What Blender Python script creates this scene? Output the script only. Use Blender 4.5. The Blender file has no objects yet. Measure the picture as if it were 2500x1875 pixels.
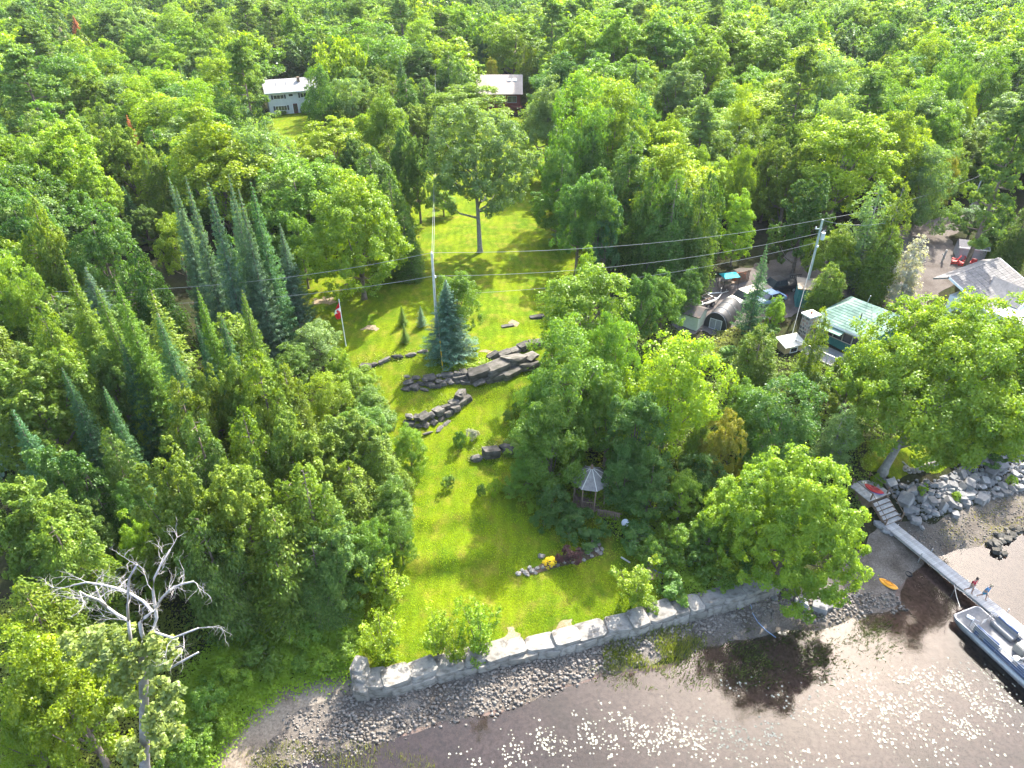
import bpy, bmesh, math, random
import numpy as np
from mathutils import Vector, Matrix

random.seed(7); RNG = np.random.default_rng(11)
SC = bpy.context.scene
COL = SC.collection
R = math.radians
# ---------------------------------------------------------------- camera, sky, sun, exposure
CAM_H, PITCH, FPX = 43.0, R(34.0), 1700.0          # metres above the lake, pitch, focal length for a 2500 px wide frame
cd = bpy.data.cameras.new('camera'); cam = bpy.data.objects.new('camera', cd); COL.objects.link(cam)
cam.location = (0, 0, CAM_H); cam.rotation_euler = (math.pi/2 - PITCH, 0, 0)
cd.sensor_width = 36.0; cd.lens = FPX/2500*36; cd.clip_end = 6000; cd.clip_start = 0.5
SC.camera = cam
HAZE = .00008
SUN_EL, SUN_AZ = R(46), R(30)                       # azimuth: degrees to the right of +Y
w = bpy.data.worlds.new('World'); SC.world = w; w.use_nodes = True
nt = w.node_tree; bg = nt.nodes['Background']
sky = nt.nodes.new('ShaderNodeTexSky'); sky.sky_type = 'NISHITA'; sky.sun_disc = False
sky.sun_elevation = SUN_EL; sky.sun_rotation = SUN_AZ; sky.air_density = 1.2; sky.dust_density = 3.5; sky.ozone_density = 1.0
nt.links.new(sky.outputs[0], bg.inputs[0]); bg.inputs[1].default_value = 0.15
sl = bpy.data.lights.new('sun', 'SUN'); so = bpy.data.objects.new('sun', sl); COL.objects.link(so)
sl.energy = 3.3; sl.angle = R(0.6); sl.color = (1.0, 0.95, 0.86)
sd = Vector((math.sin(SUN_AZ)*math.cos(SUN_EL), math.cos(SUN_AZ)*math.cos(SUN_EL), math.sin(SUN_EL)))
so.rotation_euler = sd.to_track_quat('Z', 'Y').to_euler(); so.location = (60, 120, 150)
SC.view_settings.view_transform = 'Standard'; SC.view_settings.look = 'None'
SC.view_settings.exposure = 2.42; SC.view_settings.gamma = 1.0; SC.view_settings.use_curve_mapping = False
SC.cycles.max_bounces = 7; SC.cycles.diffuse_bounces = 3; SC.cycles.glossy_bounces = 2
SC.cycles.transmission_bounces = 4; SC.cycles.transparent_max_bounces = 8; SC.cycles.volume_bounces = 0; SC.cycles.volume_max_steps = 64
SC.cycles.caustics_reflective = False; SC.cycles.caustics_refractive = False
SC.cycles.sample_clamp_indirect = 4.0

# ---------------------------------------------------------------- pixel <-> world
CP, SP = math.cos(PITCH), math.sin(PITCH)
def ray(px, py):
    u = (px-1250)/FPX; v = (937.5-py)/FPX
    return np.array((u, CP+v*SP, -SP+v*CP))
def P(px, py, z):
    """world point where the sight line through a photo pixel meets the height z"""
    d = ray(px, py); t = (z-CAM_H)/d[2]
    return np.array((d[0]*t, d[1]*t, z))
def proj(x, y, z):
    zc = y*CP-(z-CAM_H)*SP; vc = y*SP+(z-CAM_H)*CP
    return 1250+FPX*x/zc, 937.5-FPX*vc/zc, zc
# terrain control points: photo pixel and height above the lake
CTRL = [
 # lake bottom
 (620,1875,-.02),(900,1860,-.12),(1250,1875,-.5),(1250,1770,-.18),(1700,1875,-.9),(2100,1875,-1.2),(2480,1875,-1.5),(1600,1680,-.25),
 (1850,1620,-.35),(2100,1570,-.55),(2300,1480,-.6),(2450,1420,-.5),(2390,1370,-.25),(2260,1440,-.35),(2180,1530,-.35),(2500,1360,-.4),(1480,1680,-.18),(1900,1550,-.12),
 # waterline and beach
 (760,1850,.04),(881,1800,.04),(1028,1765,.0),(1150,1741,0),(1247,1725,0),(1370,1668,0),(1467,1639,0),(1695,1562,.02),(1800,1545,.02),(2027,1522,.12),(2129,1473,.2),
 (2222,1499,.0),(2235,1385,.02),(2287,1359,0),(2353,1334,0),(2430,1316,.02),(2500,1292,.03),
 (891,1704,.35),(1117,1652,.4),(1304,1611,.4),(1479,1568,.4),(1695,1513,.4),(1885,1455,.5),(2000,1440,.45),(2100,1380,.5),(2150,1320,.6),
 (2250,1290,.35),(2380,1240,.45),(2500,1190,.6),(570,1790,.5),(667,1700,.6),(785,1645,.75),(500,1875,.4),
 # wall top and lower lawn
 (890,1640,1.5),(950,1642,1.6),(1200,1578,1.6),(1406,1535,1.6),(1573,1493,1.6),(1700,1468,1.6),(1860,1420,1.6),
 (1000,1500,1.9),(1150,1420,2.2),(1500,1420,2.0),(1050,1330,2.8),(1300,1280,2.7),(1150,1250,3.1),(1400,1200,3.2),(1150,1180,3.7),(1443,1215,3.2),(1300,1150,3.6),
 # bank at the left
 (420,1700,2.0),(250,1875,1.6),(0,1875,2.4),(600,1600,2.4),(800,1560,2.0),(300,1500,3.2),(0,1500,4.0),(850,1400,3.0),(600,1350,4.0),
 # terraces
 (1200,1122,3.8),(1195,1098,4.8),(1300,1105,3.9),(1300,1075,4.9),(1100,1110,4.2),(1050,1080,4.6),
 (1000,1050,5.0),(1010,1015,5.9),(1085,1022,5.0),(1090,985,5.9),(1140,985,5.1),(1130,960,5.9),(1200,1000,5.1),(1280,960,5.4),
 (990,962,6.0),(990,925,6.6),(1120,945,6.0),(1115,915,6.8),(1210,935,6.0),(1200,890,7.2),(1290,885,6.0),(1290,845,7.3),(1400,880,6.0),
 (1000,880,7.0),(900,920,6.2),(895,885,6.9),(1040,850,7.2),(1050,870,6.9),
 (900,830,7.3),(1200,780,7.6),(1050,760,7.6),(800,760,7.4),(1150,590,7.4),(1300,560,7.2),(1000,560,7.2),(1250,420,7.0),(1000,420,7.0),(720,280,6.5),(1230,275,7.0),(500,250,6.5),(1700,280,7),
 (600,800,7.0),(300,850,7.0),(0,900,7.0),(300,1100,6.0),(0,1150,6.0),(700,1050,5.8),(900,1050,5.2),(900,1250,3.8),(300,600,7.0),(0,600,7.0),
 # right side
 (1500,1100,4.0),(1650,1050,4.0),(1650,1250,2.4),(1800,1200,2.4),(1900,1050,3.6),(1500,880,5.2),(1700,830,5.0),(1690,790,5.0),(1800,730,5.6),(1950,700,6.0),(2080,840,5.0),(1960,830,5.0),
 (2200,720,6.2),(2350,640,7.0),(2450,760,6.0),(2300,560,7.2),(2400,500,7.2),(1700,600,6.4),(2000,560,7.0),(2500,600,7.0),(2200,900,4.6),(2450,900,4.6),
 (2120,1140,2.6),(2165,1165,2.4),(2200,1175,2.5),(2290,1160,2.5),(2400,1100,2.5),(2250,1080,3.0),(2480,1060,2.6),(2500,1020,3.0),(2118,1195,1.5),(2135,1232,.8),(2150,1258,.45),(2160,1215,.9),(1960,1400,1.2),(2060,1300,1.2),
]
_c = [P(*c) for c in CTRL]
_w = [(-60,40,3),(-60,70,6.5),(-90,120,6.5),(-250,60,6),(-200,200,6.5),(0,220,7),(200,220,7),(0,400,7.5),(-300,400,7),(300,400,7.5),(120,120,7),(250,90,6),(110,60,2.0),(90,45,-1),(60,20,-2),(0,-30,-3),(-40,15,-.5),
      (-70,5,-1.5),(-100,-60,-3),(100,-60,-3),(0,900,8),(900,900,8),(-900,900,8),(-900,0,4),(900,0,1),(0,-900,-4),(-900,-900,-4),(900,-900,-4)]
CPT = np.array([(c[0], c[1], c[2]) for c in _c]+[tuple(map(float, t)) for t in _w])
_n = len(CPT)
_A = np.sqrt(((CPT[:, None, :2]-CPT[None, :, :2])**2).sum(-1)+0.25)
_S = np.zeros((_n+1, _n+1)); _S[:_n, :_n] = -_A+np.eye(_n)*1.2; _S[:_n, _n] = 1; _S[_n, :_n] = 1
_W = np.linalg.solve(_S, np.append(CPT[:, 2], 0))
def gz(x, y):
    """ground height at world x, y (arrays or numbers)"""
    x = np.atleast_1d(np.asarray(x, float)); y = np.atleast_1d(np.asarray(y, float)); out = np.empty(len(x))
    for i in range(0, len(x), 20000):
        dd = np.sqrt((x[i:i+20000, None]-CPT[None, :, 0])**2+(y[i:i+20000, None]-CPT[None, :, 1])**2+0.25)
        out[i:i+20000] = -dd @ _W[:_n]+_W[_n]
    for (x0, y0, x1, y1, hh) in BANK:
        L_ = math.hypot(x1-x0, y1-y0); d = ((x-x0)*-(y1-y0)+(y-y0)*(x1-x0))/L_; t = ((x-x0)*(x1-x0)+(y-y0)*(y1-y0))/L_**2; out += hh*np.tanh(d/.4)*np.exp(-(d/3.2)**2)*np.exp(-np.maximum(0, np.abs(t-.5)-.4)**2*14)
    return out
BANK = []
def gz1(x, y): return float(gz(x, y)[0])
def G(px, py):
    """world point where the sight line meets the ground"""
    z = 4.0
    for _ in range(14):
        p = P(px, py, z); z = 0.5*z+0.5*gz1(p[0], p[1])
    p = P(px, py, z); p[2] = gz1(p[0], p[1]); return p
def at_top(px, py, h):
    """base point of a thing of height h whose top shows at a photo pixel"""
    z = 5.0
    for _ in range(16):
        p = P(px, py, z+h); z = 0.5*z+0.5*gz1(p[0], p[1])
    return np.array((p[0], p[1], gz1(p[0], p[1])))

BANK = [(*G(940, 1400)[:2], *G(1190, 1372)[:2], .48), (*G(1010, 1300)[:2], *G(1190, 1262)[:2], .26), (*G(1020, 1000)[:2], *G(1240, 960)[:2], .12), (*G(1130, 780)[:2], *G(1330, 800)[:2], .15)]

# ---------------------------------------------------------------- materials
def nodes(name):
    m = bpy.data.materials.new(name); m.use_nodes = True
    t = m.node_tree; return m, t, t.nodes['Principled BSDF'], t.nodes['Material Output']
def rgba(c): return (c[0], c[1], c[2], 1)
def M(name, c1, c2=None, scale=4.0, rough=0.8, bump=0.0, bscale=None, spec=0.3, metal=0.0, var=0.0, emit=None, detail=5, c3=None, dist=0.02):
    m, t, b, o = nodes(name); L = t.links.new
    b.inputs['Roughness'].default_value = rough; b.inputs['Metallic'].default_value = metal
    b.inputs['Specular IOR Level'].default_value = spec
    tc = t.nodes.new('ShaderNodeTexCoord')
    n = t.nodes.new('ShaderNodeTexNoise'); n.inputs['Scale'].default_value = scale; n.inputs['Detail'].default_value = detail; n.inputs['Roughness'].default_value = 0.65
    L(tc.outputs['Object'], n.inputs['Vector'])
    cr = t.nodes.new('ShaderNodeValToRGB'); cr.color_ramp.elements[0].position = 0.33; cr.color_ramp.elements[1].position = 0.67
    cr.color_ramp.elements[0].color = rgba(c1); cr.color_ramp.elements[1].color = rgba(c2 or c1)
    if c3: e = cr.color_ramp.elements.new(0.5); e.color = rgba(c3)
    L(n.outputs['Fac'], cr.inputs[0]); src = cr.outputs[0]
    if var:
        oi = t.nodes.new('ShaderNodeObjectInfo'); mr = t.nodes.new('ShaderNodeMapRange')
        mr.inputs['To Min'].default_value = 1-var; mr.inputs['To Max'].default_value = 1+var; L(oi.outputs['Random'], mr.inputs[0])
        mx = t.nodes.new('ShaderNodeMix'); mx.data_type = 'RGBA'; mx.blend_type = 'MULTIPLY'; mx.inputs['Factor'].default_value = 1
        L(src, mx.inputs['A']); L(mr.outputs[0], mx.inputs['B']); src = mx.outputs['Result']
    L(src, b.inputs['Base Color'])
    if bump:
        n2 = t.nodes.new('ShaderNodeTexNoise'); n2.inputs['Scale'].default_value = bscale or scale*3; n2.inputs['Detail'].default_value = 6
        L(tc.outputs['Object'], n2.inputs['Vector'])
        bp = t.nodes.new('ShaderNodeBump'); bp.inputs['Strength'].default_value = bump; bp.inputs['Distance'].default_value = dist
        L(n2.outputs['Fac'], bp.inputs['Height']); L(bp.outputs[0], b.inputs['Normal'])
    if emit: b.inputs['Emission Color'].default_value = rgba(emit); b.inputs['Emission Strength'].default_value = 1
    return m
def leaf_mat(name, fixed=None, ramp=None, trans=0.42, gloss=0.022):
    """foliage: reflecting and letting light through, its colour from the object, varied leaf by leaf"""
    m, t, b, o = nodes(name); L = t.links.new; t.nodes.remove(b)
    oi = t.nodes.new('ShaderNodeObjectInfo')
    if ramp:
        cr = t.nodes.new('ShaderNodeValToRGB'); cr.color_ramp.interpolation = 'CONSTANT'
        for i, c in enumerate(ramp):
            e = cr.color_ramp.elements[i] if i < 2 else cr.color_ramp.elements.new(i/len(ramp))
            e.position = i/len(ramp); e.color = rgba(c)
        L(oi.outputs['Random'], cr.inputs[0]); col = cr.outputs[0]
    elif fixed:
        rg = t.nodes.new('ShaderNodeRGB'); rg.outputs[0].default_value = rgba(fixed); col = rg.outputs[0]
    else: col = oi.outputs['Color']
    at = t.nodes.new('ShaderNodeAttribute'); at.attribute_name = 'lv'
    hs = t.nodes.new('ShaderNodeHueSaturation')
    m1 = t.nodes.new('ShaderNodeMapRange'); m1.inputs['To Min'].default_value = 0.478; m1.inputs['To Max'].default_value = 0.522; L(at.outputs['Fac'], m1.inputs[0])
    m2 = t.nodes.new('ShaderNodeMapRange'); m2.inputs['To Min'].default_value = 1.45; m2.inputs['To Max'].default_value = 0.65; L(at.outputs['Fac'], m2.inputs[0])
    L(m1.outputs[0], hs.inputs['Hue']); L(m2.outputs[0], hs.inputs['Value']); L(col, hs.inputs['Color'])
    d = t.nodes.new('ShaderNodeBsdfDiffuse'); L(hs.outputs[0], d.inputs[0])
    tr = t.nodes.new('ShaderNodeBsdfTranslucent')
    mx = t.nodes.new('ShaderNodeMix'); mx.data_type = 'RGBA'; mx.blend_type = 'MULTIPLY'; mx.inputs['Factor'].default_value = 1
    mx.inputs['B'].default_value = (1.2*trans/.42, 1.2*trans/.42, 0.25*trans/.42, 1); L(hs.outputs[0], mx.inputs['A']); L(mx.outputs['Result'], tr.inputs[0])
    s1 = t.nodes.new('ShaderNodeAddShader'); L(d.outputs[0], s1.inputs[0]); L(tr.outputs[0], s1.inputs[1])
    g = t.nodes.new('ShaderNodeBsdfGlossy'); g.inputs['Roughness'].default_value = 0.45; g.inputs[0].default_value = (0.9, 0.95, 1, 1)
    s2 = t.nodes.new('ShaderNodeMixShader'); s2.inputs[0].default_value = gloss; L(s1.outputs[0], s2.inputs[1]); L(g.outputs[0], s2.inputs[2])
    L(s2.outputs[0], o.inputs[0]); return m
LEAF = leaf_mat('foliage'); NEEDLE = leaf_mat('needles', trans=0.32, gloss=0.015)
BARK = M('bark', (.10,.075,.055), (.22,.18,.15), 3, .9, .6, 14, var=.2)
GREYBARK = M('grey_bark', (.15,.14,.13), (.29,.275,.255), 3, .9, .6, 12)
DEADWOOD = M('dead_wood', (.28,.26,.245), (.42,.40,.375), 4, .85, .5, 16)
STONE = M('stone', (.085,.075,.062), (.255,.235,.205), 2.1, .95, .9, 9, var=.22, c3=(.20,.188,.168), detail=9)
DARKSTONE = M('dark_stone', (.030,.032,.020), (.155,.140,.125), 2.4, .95, .9, 9, var=.35, c3=(.085,.078,.068), detail=9)
BLUESTONE = M('quarry_stone', (.13,.13,.13), (.235,.23,.225), 2.4, .92, .8, 11, var=.35, c3=(.165,.162,.16), detail=8)
PEBBLE = M('pebble', (.075,.065,.055), (.225,.20,.175), 3.2, .85, .3, 20, detail=3)
WHITE = M('white_paint', (.74,.74,.73), (.82,.82,.81), 3, .55, .05)
GREYP = M('grey_paint', (.30,.31,.33), (.34,.35,.37), 3, .6)
GLASSM = M('window_glass', (.02,.025,.03), (.04,.045,.05), 1, .08, spec=.8)
BLACK = M('black_plastic', (.015,.015,.017), (.03,.03,.032), 4, .5)
RUBBER = M('rubber', (.018,.018,.018), (.03,.03,.03), 6, .85)
STEEL = M('galvanised_steel', (.42,.43,.44), (.55,.56,.57), 6, .4, metal=.8)
REDP = M('red_paint', (.45,.03,.03), (.55,.05,.04), 3, .45)
TEAL = M('teal_paint', (.035,.16,.16), (.06,.22,.21), 2.5, .7, .15, 20)
POLEW = M('pole_wood', (.36,.36,.34), (.52,.52,.50), 4, .85, .3, 12)
DECKW = M('weathered_boards', (.27,.255,.24), (.44,.42,.40), 2.5, .8, .35, 16, var=.13)
BROWNW = M('brown_boards', (.13,.085,.055), (.24,.17,.12), 3, .8, .4, 14, var=.15)

# ---------------------------------------------------------------- builders
def tag(o, label=None, cat=None, group=None, kind=None):
    if label: o['label'] = label
    if cat: o['category'] = cat
    if group: o['group'] = group
    if kind: o['kind'] = kind
    return o
def thing(name, label, cat, loc=(0,0,0), rz=0.0, group=None, scale=None):
    o = bpy.data.objects.new(name, None); COL.objects.link(o); o.empty_display_size = .3
    o.location = tuple(float(a) for a in loc); o.rotation_euler = (0, 0, rz)
    if scale is not None: o.scale = scale
    return tag(o, label, cat, group)
def link(name, me, parent=None, loc=None, rot=None, scale=None):
    o = bpy.data.objects.new(name, me); COL.objects.link(o); o.parent = parent
    if loc is not None: o.location = tuple(float(a) for a in loc)
    if rot is not None: o.rotation_euler = rot
    if scale is not None: o.scale = scale
    return o
class MB:
    """collects simple solids and builds them as one mesh"""
    def __init__(s): s.v = []; s.f = []
    def add(s, v, f):
        k = len(s.v); s.v += [tuple(float(c) for c in p) for p in v]; s.f += [tuple(i+k for i in q) for q in f]; return s
    def box(s, c, d, rz=0, rx=0, ry=0):
        m = Matrix.Rotation(rz, 3, 'Z') @ Matrix.Rotation(ry, 3, 'Y') @ Matrix.Rotation(rx, 3, 'X'); c = Vector([float(a) for a in c])
        v = [c+m @ Vector((x*d[0]/2, y*d[1]/2, z*d[2]/2)) for z in (-1, 1) for x, y in ((-1,-1),(1,-1),(1,1),(-1,1))]
        return s.add(v, [(3,2,1,0),(4,5,6,7),(0,1,5,4),(1,2,6,5),(2,3,7,6),(3,0,4,7)])
    def tube(s, pts, rads, n=8, cap=True):
        pts = [Vector([float(a) for a in p]) for p in pts]; rads = rads if hasattr(rads, '__len__') else [rads]*len(pts)
        v = []; f = []
        for i, p in enumerate(pts):
            d = (pts[min(i+1, len(pts)-1)]-pts[max(i-1, 0)]).normalized()
            a = d.cross(Vector((0,0,1)) if abs(d.z) < .9 else Vector((1,0,0))).normalized(); b = d.cross(a)
            for k in range(n):
                an = 2*math.pi*k/n; v.append(p+(a*math.cos(an)+b*math.sin(an))*rads[i])
        for i in range(len(pts)-1):
            for k in range(n): f.append((i*n+k, i*n+(k+1) % n, (i+1)*n+(k+1) % n, (i+1)*n+k))
        if cap: f += [tuple(range(n-1, -1, -1)), tuple(range((len(pts)-1)*n, len(pts)*n))]
        return s.add(v, f)
    def prism(s, poly, z0, z1, T=None):
        n = len(poly); v = [(x, y, z0) for x, y in poly]+[(x, y, z1) for x, y in poly]
        if T: v = [T(*p) for p in v]
        return s.add(v, [tuple(range(n-1, -1, -1)), tuple(range(n, 2*n))]+[(i, (i+1) % n, (i+1) % n+n, i+n) for i in range(n)])
    def slab(s, quad, th):
        """a plate of thickness th under a polygon"""
        q = [Vector([float(a) for a in p]) for p in quad]; nrm = (q[1]-q[0]).cross(q[2]-q[0]).normalized(); n = len(q)
        v = q+[p-nrm*th for p in q]
        return s.add(v, [tuple(range(n)), tuple(range(2*n-1, n-1, -1))]+[(i, i+n, (i+1) % n+n, (i+1) % n) for i in range(n)])
    def mesh(s, name, mat, smooth=False, bevel=0):
        me = bpy.data.meshes.new(name); me.from_pydata(s.v, [], s.f)
        if bevel:
            bm = bmesh.new(); bm.from_mesh(me); bmesh.ops.recalc_face_normals(bm, faces=bm.faces)
            bmesh.ops.bevel(bm, geom=list(bm.edges), offset=bevel, segments=2, affect='EDGES', clamp_overlap=True); bm.to_mesh(me); bm.free()
        else:
            bm = bmesh.new(); bm.from_mesh(me); bmesh.ops.recalc_face_normals(bm, faces=bm.faces); bm.to_mesh(me); bm.free()
        if mat: me.materials.append(mat)
        if smooth: me.polygons.foreach_set('use_smooth', [True]*len(me.polygons))
        me.update(); return me
    def build(s, name, mat, parent=None, smooth=False, bevel=0, **k): return link(name, s.mesh(name, mat, smooth, bevel), parent, **k)
def hull_mesh(name, pts, mat):
    bm = bmesh.new()
    for p in pts: bm.verts.new(p)
    r = bmesh.ops.convex_hull(bm, input=bm.verts)
    bmesh.ops.delete(bm, geom=[g for g in set(r['geom_interior']+r['geom_unused']) if isinstance(g, bmesh.types.BMVert)], context='VERTS')
    bmesh.ops.recalc_face_normals(bm, faces=bm.faces)
    me = bpy.data.meshes.new(name); bm.to_mesh(me); bm.free(); me.materials.append(mat); return me
def rock(name, mat, seed, n=13, flat=1.0):
    r = random.Random(seed); pts = []
    for i in range(n):
        z = 1-2*(i+.5)/n; a = 2.4*i+r.uniform(-.4, .4); q = math.sqrt(max(0, 1-z*z)); k = r.uniform(.85, 1.1)
        pts.append((k*q*math.cos(a)*.5, k*q*math.sin(a)*.5, k*z*.5*flat))
    return hull_mesh(name, pts, mat)
def block(name, mat, seed):
    """an angular quarried block, one metre on each side before scaling"""
    r = random.Random(seed); pts = []; sk = (r.uniform(-.12, .12), r.uniform(-.10, .10))
    for x in (-1, 1):
        for y in (-1, 1):
            for z in (-1, 1):
                cx, cy, cz = (x*.5*r.uniform(.88, 1.04)+z*sk[0]*.4, y*.5*r.uniform(.84, 1.04)+z*sk[1]*.4, z*.5*r.uniform(.86, 1)); c = r.uniform(.04, .13)
                pts += [(cx-x*c*1.2, cy, cz-z*c*.2), (cx, cy-y*c*1.2, cz-z*c*.3), (cx-x*c*.5, cy-y*c*.5, cz)]
    for k in range(5): a = r.uniform(0, 6.28); pts.append((.53*math.cos(a), .53*math.sin(a), r.uniform(-.3, .3)))
    return hull_mesh(name, pts, mat)
def grow(me_verts, faces, name, mat, lv=None):
    """fast mesh from numpy arrays of equal-sized faces"""
    me = bpy.data.meshes.new(name); k = faces.shape[1]
    me.vertices.add(len(me_verts)); me.vertices.foreach_set('co', np.ascontiguousarray(me_verts, np.float32).ravel())
    me.loops.add(faces.size); me.loops.foreach_set('vertex_index', np.ascontiguousarray(faces, np.int32).ravel())
    me.polygons.add(len(faces)); me.polygons.foreach_set('loop_start', np.arange(0, faces.size, k, dtype=np.int32))
    if lv is not None:
        a = me.attributes.new('lv', 'FLOAT', 'POINT'); a.data.foreach_set('value', np.ascontiguousarray(lv, np.float32))
    if mat: me.materials.append(mat)
    me.update(calc_edges=True); return me
def unit(a): return a/np.maximum(np.linalg.norm(a, axis=-1, keepdims=True), 1e-9)
def leaf_quads(p, n, size, rng, width=0.62, along=None, lv=None, fold=.14):
    """one folded rhombus leaf spray at each point"""
    N = len(p); n = unit(n); t = rng.normal(size=(N, 3)) if along is None else along+rng.normal(size=(N, 3))*.25
    u = unit(t-n*(t*n).sum(1, keepdims=True)); wv = np.cross(n, u); s = np.asarray(size).reshape(-1, 1)*np.ones((N, 1))
    v = np.stack([p-u*s*.5, p+wv*s*width*.5+n*s*fold, p+u*s*.5, p-wv*s*width*.5+n*s*fold], 1).reshape(-1, 3)
    f = np.arange(4*N).reshape(N, 4)
    lv = np.repeat(rng.random(N) if lv is None else lv, 4)
    return v, f, lv
# ---------------------------------------------------------------- ground: one grid, cut into sheets
def axis(lo, hi, f0, f1, step, far):
    a = list(np.arange(f0, f1+1e-6, step)); s = step
    while a[-1] < hi: s = min(s*1.22, far); a.append(a[-1]+s)
    s = step
    while a[0] > lo: s = min(s*1.22, far); a.insert(0, a[0]-s)
    return np.array(a)
GX = axis(-2500, 2500, -36, 48, .5, 400); GY = axis(-1500, 3500, 17, 92, .45, 400)
XX, YY = np.meshgrid(GX, GY); VX, VY = XX.ravel(), YY.ravel(); VZ = gz(VX, VY)
near = (np.abs(VX) < 80) & (VY < 140) & (VY > 10)
VZ[near] += (np.sin(VX[near]*1.7+np.sin(VY[near]*1.1)*2)*np.cos(VY[near]*1.9+1.3*np.sin(VX[near]*.8)))*.03
VZ = np.where((np.abs(VX) > 400) | (VY > 450) | (VY < -200), np.clip(VZ, -6, 9), VZ)
nx, ny = len(GX), len(GY)
I = np.arange(nx*ny).reshape(ny, nx)
QUADS = np.stack([I[:-1, :-1], I[:-1, 1:], I[1:, 1:], I[1:, :-1]], -1).reshape(-1, 4)
TRIS = np.concatenate([QUADS[:, [0, 1, 2]], QUADS[:, [0, 2, 3]]])
def poly_sd(poly, x, y):
    """signed distance to a polygon, positive inside"""
    poly = np.asarray(poly, float)[:, :2]; d = np.full(len(x), 1e9); ins = np.zeros(len(x), bool)
    for a, b in zip(poly, np.roll(poly, -1, 0)):
        e = b-a; t = np.clip(((x-a[0])*e[0]+(y-a[1])*e[1])/max((e**2).sum(), 1e-9), 0, 1)
        d = np.minimum(d, np.hypot(x-a[0]-t*e[0], y-a[1]-t*e[1]))
        c = ((a[1] > y) != (b[1] > y)); xi = a[0]+(y-a[1])*e[0]/(e[1] if abs(e[1]) > 1e-9 else 1e-9); ins ^= c & (x < xi)
    return np.where(ins, d, -d)
def wob(x, y, k=1.0): return .22*k*(np.sin(x*2.1+1.7*np.sin(y*1.3))+np.sin(y*2.7+1.1*np.sin(x*1.9)))
def sheet(name, sdv, off, mat, kind='structure'):
    """the part of the ground grid where sdv > 0, lifted by off and trimmed along sdv = 0"""
    s = sdv[TRIS]; full = (s > 0).all(1); part = (s > 0).any(1) & ~full
    V = [np.stack([VX, VY, VZ+off], 1)]; F = [tuple(t) for t in TRIS[full]]; extra = []; k = len(VX)
    for t in TRIS[part]:
        ring = []
        for a, b in ((t[0], t[1]), (t[1], t[2]), (t[2], t[0])):
            if sdv[a] > 0: ring.append(int(a))
            if (sdv[a] > 0) != (sdv[b] > 0):
                q = sdv[a]/(sdv[a]-sdv[b]); extra.append((VX[a]+(VX[b]-VX[a])*q, VY[a]+(VY[b]-VY[a])*q, VZ[a]+(VZ[b]-VZ[a])*q+off)); ring.append(k); k += 1
        if len(ring) >= 3: F.append(tuple(ring))
    V = np.concatenate(V+([np.array(extra)] if extra else []))
    used = np.unique(np.fromiter((i for f in F for i in f), int)); mp = np.full(len(V), -1); mp[used] = np.arange(len(used))
    me = bpy.data.meshes.new(name); me.from_pydata(V[used].tolist(), [], [tuple(int(mp[i]) for i in f) for f in F]); me.materials.append(mat)
    me.polygons.foreach_set('use_smooth', [True]*len(me.polygons)); me.update()
    return tag(link(name, me), kind=kind)
def gpoly(pts): return np.array([G(*p)[:2] for p in pts])
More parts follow.
